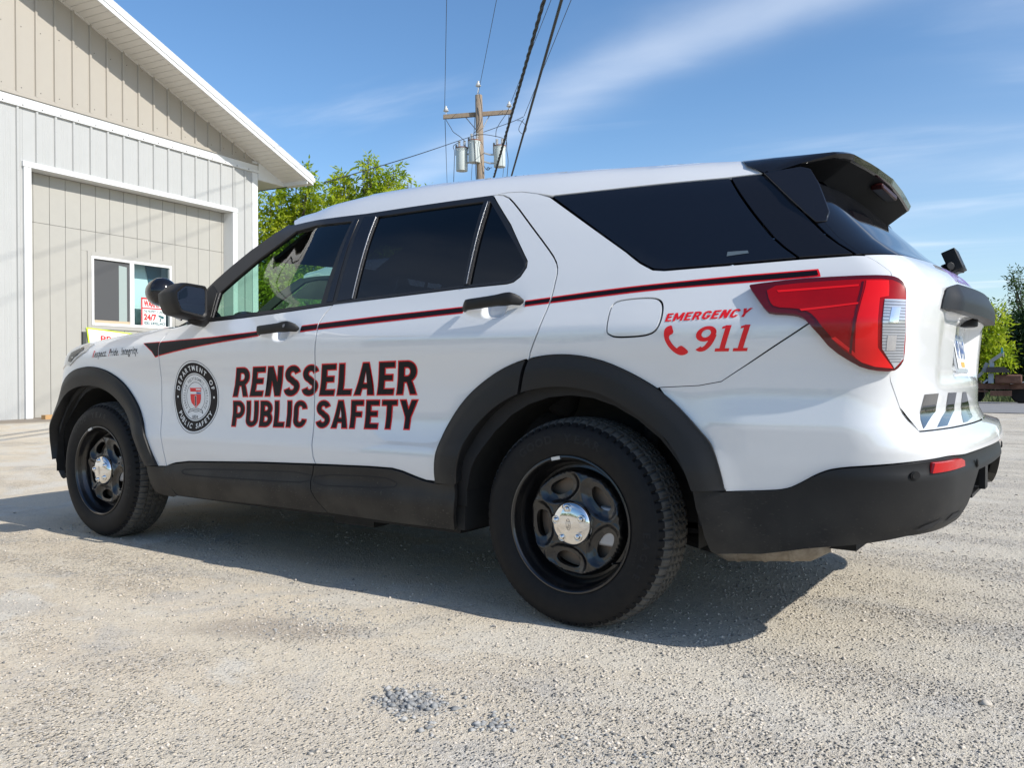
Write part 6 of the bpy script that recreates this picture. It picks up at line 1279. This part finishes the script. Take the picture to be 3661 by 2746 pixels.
b = MB(); Rm = Matrix((( dirv.x, -nv2.x, 0, a0.x), (dirv.y, -nv2.y, 0, a0.y), (dirv.z, 0, 1, a0.z), (0,0,0,1))); L0 = (a1-a0).length
b.box((0,.10,-.075), (L0,.20,.075), Rm); bevel(b.o('crossarm', WOODP, pole), .008, 1)
for f in (.33, .67):
    b = MB(); p0 = a0.lerp(a1, f)-nv2*.22; b.tube([p0+Vector((0,0,-.06)), Vector((0.02,0,9.30))-nv2*.15], .018, 6); b.o('brace', GALV, pole)
def insul(p, k=1.):
    q = empty('insulator', p); q.parent = pole
    b = MB(); b.lathe([(.012,-.10*k),(.012,.02*k),(.045*k,.02*k),(.085*k,.045*k),(.085*k,.06*k),(.05*k,.075*k),(.065*k,.10*k),(.06*k,.12*k),(.03*k,.14*k),(.035*k,.19*k),(.0,.20*k)], (0,0,0), 'z', 14, caps=False); b.o('porcelain', PORC, q, auto=40)
for p in (a0.lerp(a1,.04)-nv2*.15+Vector((0,0,.15)), a0.lerp(a1,.96)-nv2*.15+Vector((0,0,.15)), Vector((-.05,0,10.9))): insul(p, 1.15)
b = MB(); b.tube([(-.04,-.1,10.4),(-.05,0,10.86)], .02, 6); b.o('pole_top_pin', GALV, pole)
for (cx, cy, z0, z1, dz) in ((-16.74,20.18,7.97,8.76,0),(-16.285,20.30,8.22,8.97,0),(-15.675,20.96,8.12,8.84,0)):
    c = PL((cx,cy,0)); t = empty('transformer', (c.x,c.y,z0)); t.parent = pole; h = z1-z0
    b = MB(); b.lathe([(.20,0),(.205,.02),(.205,h-.06),(.215,h-.05),(.215,h-.01)], (0,0,0), 'z', 28); b.o('tank', TANK, t, auto=40)
    b = MB(); b.lathe([(.225,h-.012),(.225,h+.02),(.10,h+.045),(.0,h+.05)], (0,0,0), 'z', 28); b.o('lid', RUST, t, auto=40)
    for sx in (-.09, .09):
        b = MB(); pr = []
        for q in range(5): pr += [(.028,h+.05+q*.045),(.055,h+.06+q*.045),(.055,h+.068+q*.045),(.028,h+.085+q*.045)]
        b.lathe(pr, (sx,sx*.4,0), 'z', 12); b.o('bushing', PORC, t, auto=40)
    b = MB(); b.lathe([(.035,.0),(.035,.36),(.02,.38)], (-.23,-.02,h-.22), 'z', 10); b.o('arrester', mat('arrester_grey', (.25,.27,.28), .5), t)
    for q in range(6): b = MB(); a = q*math.pi/3+.4; b.lathe([(.016,0),(.016,.02)], (.215*math.cos(a),.215*math.sin(a),h-.10), 'z', 6); b.o('lug', GALV, t)
for z in (8.55, 8.25):
    b = MB(); q = [PL((-16.62,20.28,z)), PL((-16.35,20.42,z+.05)), PL((-16.10,20.60,z+.05)), PL((-15.95,20.75,z)), PL((-15.80,20.86,z))]; b.tube(q, .03, 6); b.o('mounting_bracket', GALV, pole)
def wire(name, pts, r, m, label, cat='cable', group=None, sub=1, n=5):
    pts = [Vector(p) for p in pts]
    if len(pts) > 2:
        q = []
        for i in range(len(pts)-1):
            p0 = pts[max(i-1,0)]; p1 = pts[i]; p2 = pts[i+1]; p3 = pts[min(i+2,len(pts)-1)]
            for k in range(6): t = k/6; q.append(.5*((2*p1)+(p2-p0)*t+(2*p0-5*p1+4*p2-p3)*t*t+(3*p1-p0-3*p2+p3)*t*t*t))
        pts = q+[pts[-1]]
    b = MB(); b.tube(pts, r, n); o = b.o(name, m, None, smooth=True); 
    if label: tagit(o, label, cat, group)
    return o
nm = ['thin power line rising steeply from the left end of the crossarm','thin power line reaching the insulator on top of the pole','thin power line reaching the right end of the crossarm','thick twisted black cable crossing in front of the transformers','thick smooth black cable right of the twisted one','thin line running alongside the smooth black cable']
for i, (a, b_, r) in enumerate(WIRES):
    a = Vector(a); b_ = Vector(b_); d = (b_-a); e = b_+d.normalized()*45
    if i == 3:
        st = a-d.normalized()*14; L1 = (e-st).length; d_ = (e-st).normalized(); u = d_.orthogonal().normalized(); v = d_.cross(u); root = None
        mb = []
        for ph in (0, 2.1, 4.2):
            b = MB(); n_ = int(L1/.11); b.tube([st+d_*(L1*k/n_)+(u*math.cos(ph+k*.55)+v*math.sin(ph+k*.55))*.022 for k in range(n_+1)], .021, 5); mb.append(b)
        root = empty('power_cable', tuple(st), label=nm[i], cat='cable')
        for b in mb: mesh('strand', [Vector(q)-st for q in b.V], b.F, LINE, root, smooth=True)
    else:
        if i == 4: a = a-d.normalized()*14
        sag = [a.lerp(e, k/16)+Vector((0,0,-.0)) for k in range(17)]
        wire('power_cable' if i == 4 else 'power_line', [sag[0], sag[-1]], r, LINE if i in (4,) else STRAND, nm[i])
wire('service_line', SERV, .011, LINE, 'service wire running from the pole down to the left past the treetops')
for i, (nm_, q) in enumerate((('conductor', D1), ('conductor', D2), ('conductor', D3))): wire('power_line', q, .012, STRAND, 'thin line running away from the crossarm behind the SUV roof, '+('left','middle','right')[i]+' of three', group='lines running away beyond the pole')
for q in (J1, J2, J3, J4, J5, J6, J7, J8, J9):
    o = wire('jumper_wire', q, .011, LINE, None); o.parent = pole; o.matrix_parent_inverse = Matrix.Translation((-POLEX,-POLEY,0))
b = MB(); p = PL(J4[-1]); b.tube([p, p+Vector((.03,0,-.25))], .06, 8); b.o('cut_out', LINE, pole)

# ================= machine at the roadside =================
yw = math.radians(4.1); mo = Vector((-1.64,25.23,0)); MX = Matrix.Translation(mo) @ Matrix.Rotation(yw, 4, 'Z')
RUSTM = mat('rusty_steel', (.10,.045,.03), .85, noise=(5,.7,(.20,.11,.07)), bump=(20,.5,.01)); BLUEG = mat('faded_blue_grey_paint', (.30,.36,.42), .55, noise=(6,.5,(.22,.25,.28))); DKM = mat('dark_grime_steel', (.05,.045,.04), .7)
mach = empty('loader_trailer', label='rusty trailer frame carrying a blue grey loader post and arm at the roadside', cat='machine'); mach.matrix_world = MX
K = .00165; Y0 = 25.24
def mp_pt(x, y, d=0.): return Vector((x*K+.0, d, .245+(1320-y)*K))
def bar(name, pts, w, m, d=0., dep=.12):
    for i in range(len(pts)-1):
        a, b_ = mp_pt(*pts[i], d), mp_pt(*pts[i+1], d); t = (b_-a).normalized(); s = Vector((-t.z,0,t.x))*w/2; y = Vector((0,dep/2,0)); q = MB(); q.add([a-s-y,a+s-y,b_+s-y,b_-s-y,a-s+y,a+s+y,b_+s+y,b_-s+y], [(0,1,2,3),(7,6,5,4),(0,4,5,1),(1,5,6,2),(2,6,7,3),(3,7,4,0)]); q.o(name, m, mach)
bar('trailer_frame', [(-600,1150),(700,1165)], .17, RUSTM); bar('trailer_frame', [(-600,1240),(380,1250)], .05, RUSTM); bar('front_beam', [(700,1170),(1300,1130)], .16, RUSTM, .1); bar('side_rail', [(720,1110),(1090,1060)], .03, GALV, -.1, .05)
bar('loader_post', [(420,1105),(420,930)], .14, BLUEG, -.1, .16); bar('loader_post', [(430,910),(430,740)], .12, BLUEG, 0, .16); bar('lower_arm', [(110,1090),(290,910)], .085, mat('grey_steel', (.28,.29,.29), .55), -.05); bar('lower_arm', [(300,905),(360,740)], .11, MATS['grey_steel'], .02); bar('upper_arm', [(400,730),(590,580)], .10, MATS['grey_steel']); bar('hose_bracket', [(590,570),(590,470)], .05, mat('teal_paint', (.05,.30,.35), .5)); bar('marker', [(615,640),(615,540)], .025, mat('cream_paint', (.65,.60,.45), .5), -.03, .03)
bar('strut', [(300,1105),(370,1040)], .05, BLUEG, -.12); 
b = MB(); q = [mp_pt(360,815),mp_pt(640,815),mp_pt(730,915),mp_pt(340,915)]; b.add([v+Vector((0,-.35,0)) for v in q]+[v+Vector((0,.35,0)) for v in q], [(0,3,2,1),(4,5,6,7),(0,1,5,4),(1,2,6,5),(2,3,7,6),(3,0,4,7)]); b.o('cover_plate', DKM, mach)
b = MB(); b.box((mp_pt(480,0).x,-.2,mp_pt(0,1110).z),(mp_pt(900,0).x,.3,mp_pt(0,950).z)); bevel(b.o('engine_block', RUSTM, mach), .04); b = MB(); b.box((mp_pt(410,0).x,-.25,mp_pt(0,1330).z),(mp_pt(745,0).x,.2,mp_pt(0,1240).z)); b.o('step_box', RUSTM, mach)
for x in (150, 900): b = MB(); b.lathe([(.05,-.12),(.26,-.12),(.30,-.08),(.30,.08),(.26,.12),(.05,.12)], (x*K,.45,.30), 'y', 24); b.o('wheel', RUB, mach, auto=40)

# far belt of trees all round the yard, too distant to tell apart
r_ = np.random.RandomState(21); BL = []
for k in range(150):
    a = 2*math.pi*k/150+r_.uniform(-.015,.015); d = r_.uniform(95,125); h = r_.uniform(3.,7.5); BL.append(((1.5+d*math.sin(a), -3.6+d*math.cos(a), h*.75), (r_.uniform(4,6.5), r_.uniform(4,6), h*.85)))
tri_mesh('far_treeline', leaves(BL, 7., .62, r_, 5, .2), LD, kind='stuff', label='far belt of green trees closing the horizon')
b = MB()
for (x, y, z), R in BL: b.tube([(x,y,0),(x,y,z)], [.35,.15], 5)
b.o('far_trunks', BARK, None, kind='stuff', label='trunks of the far belt of trees')
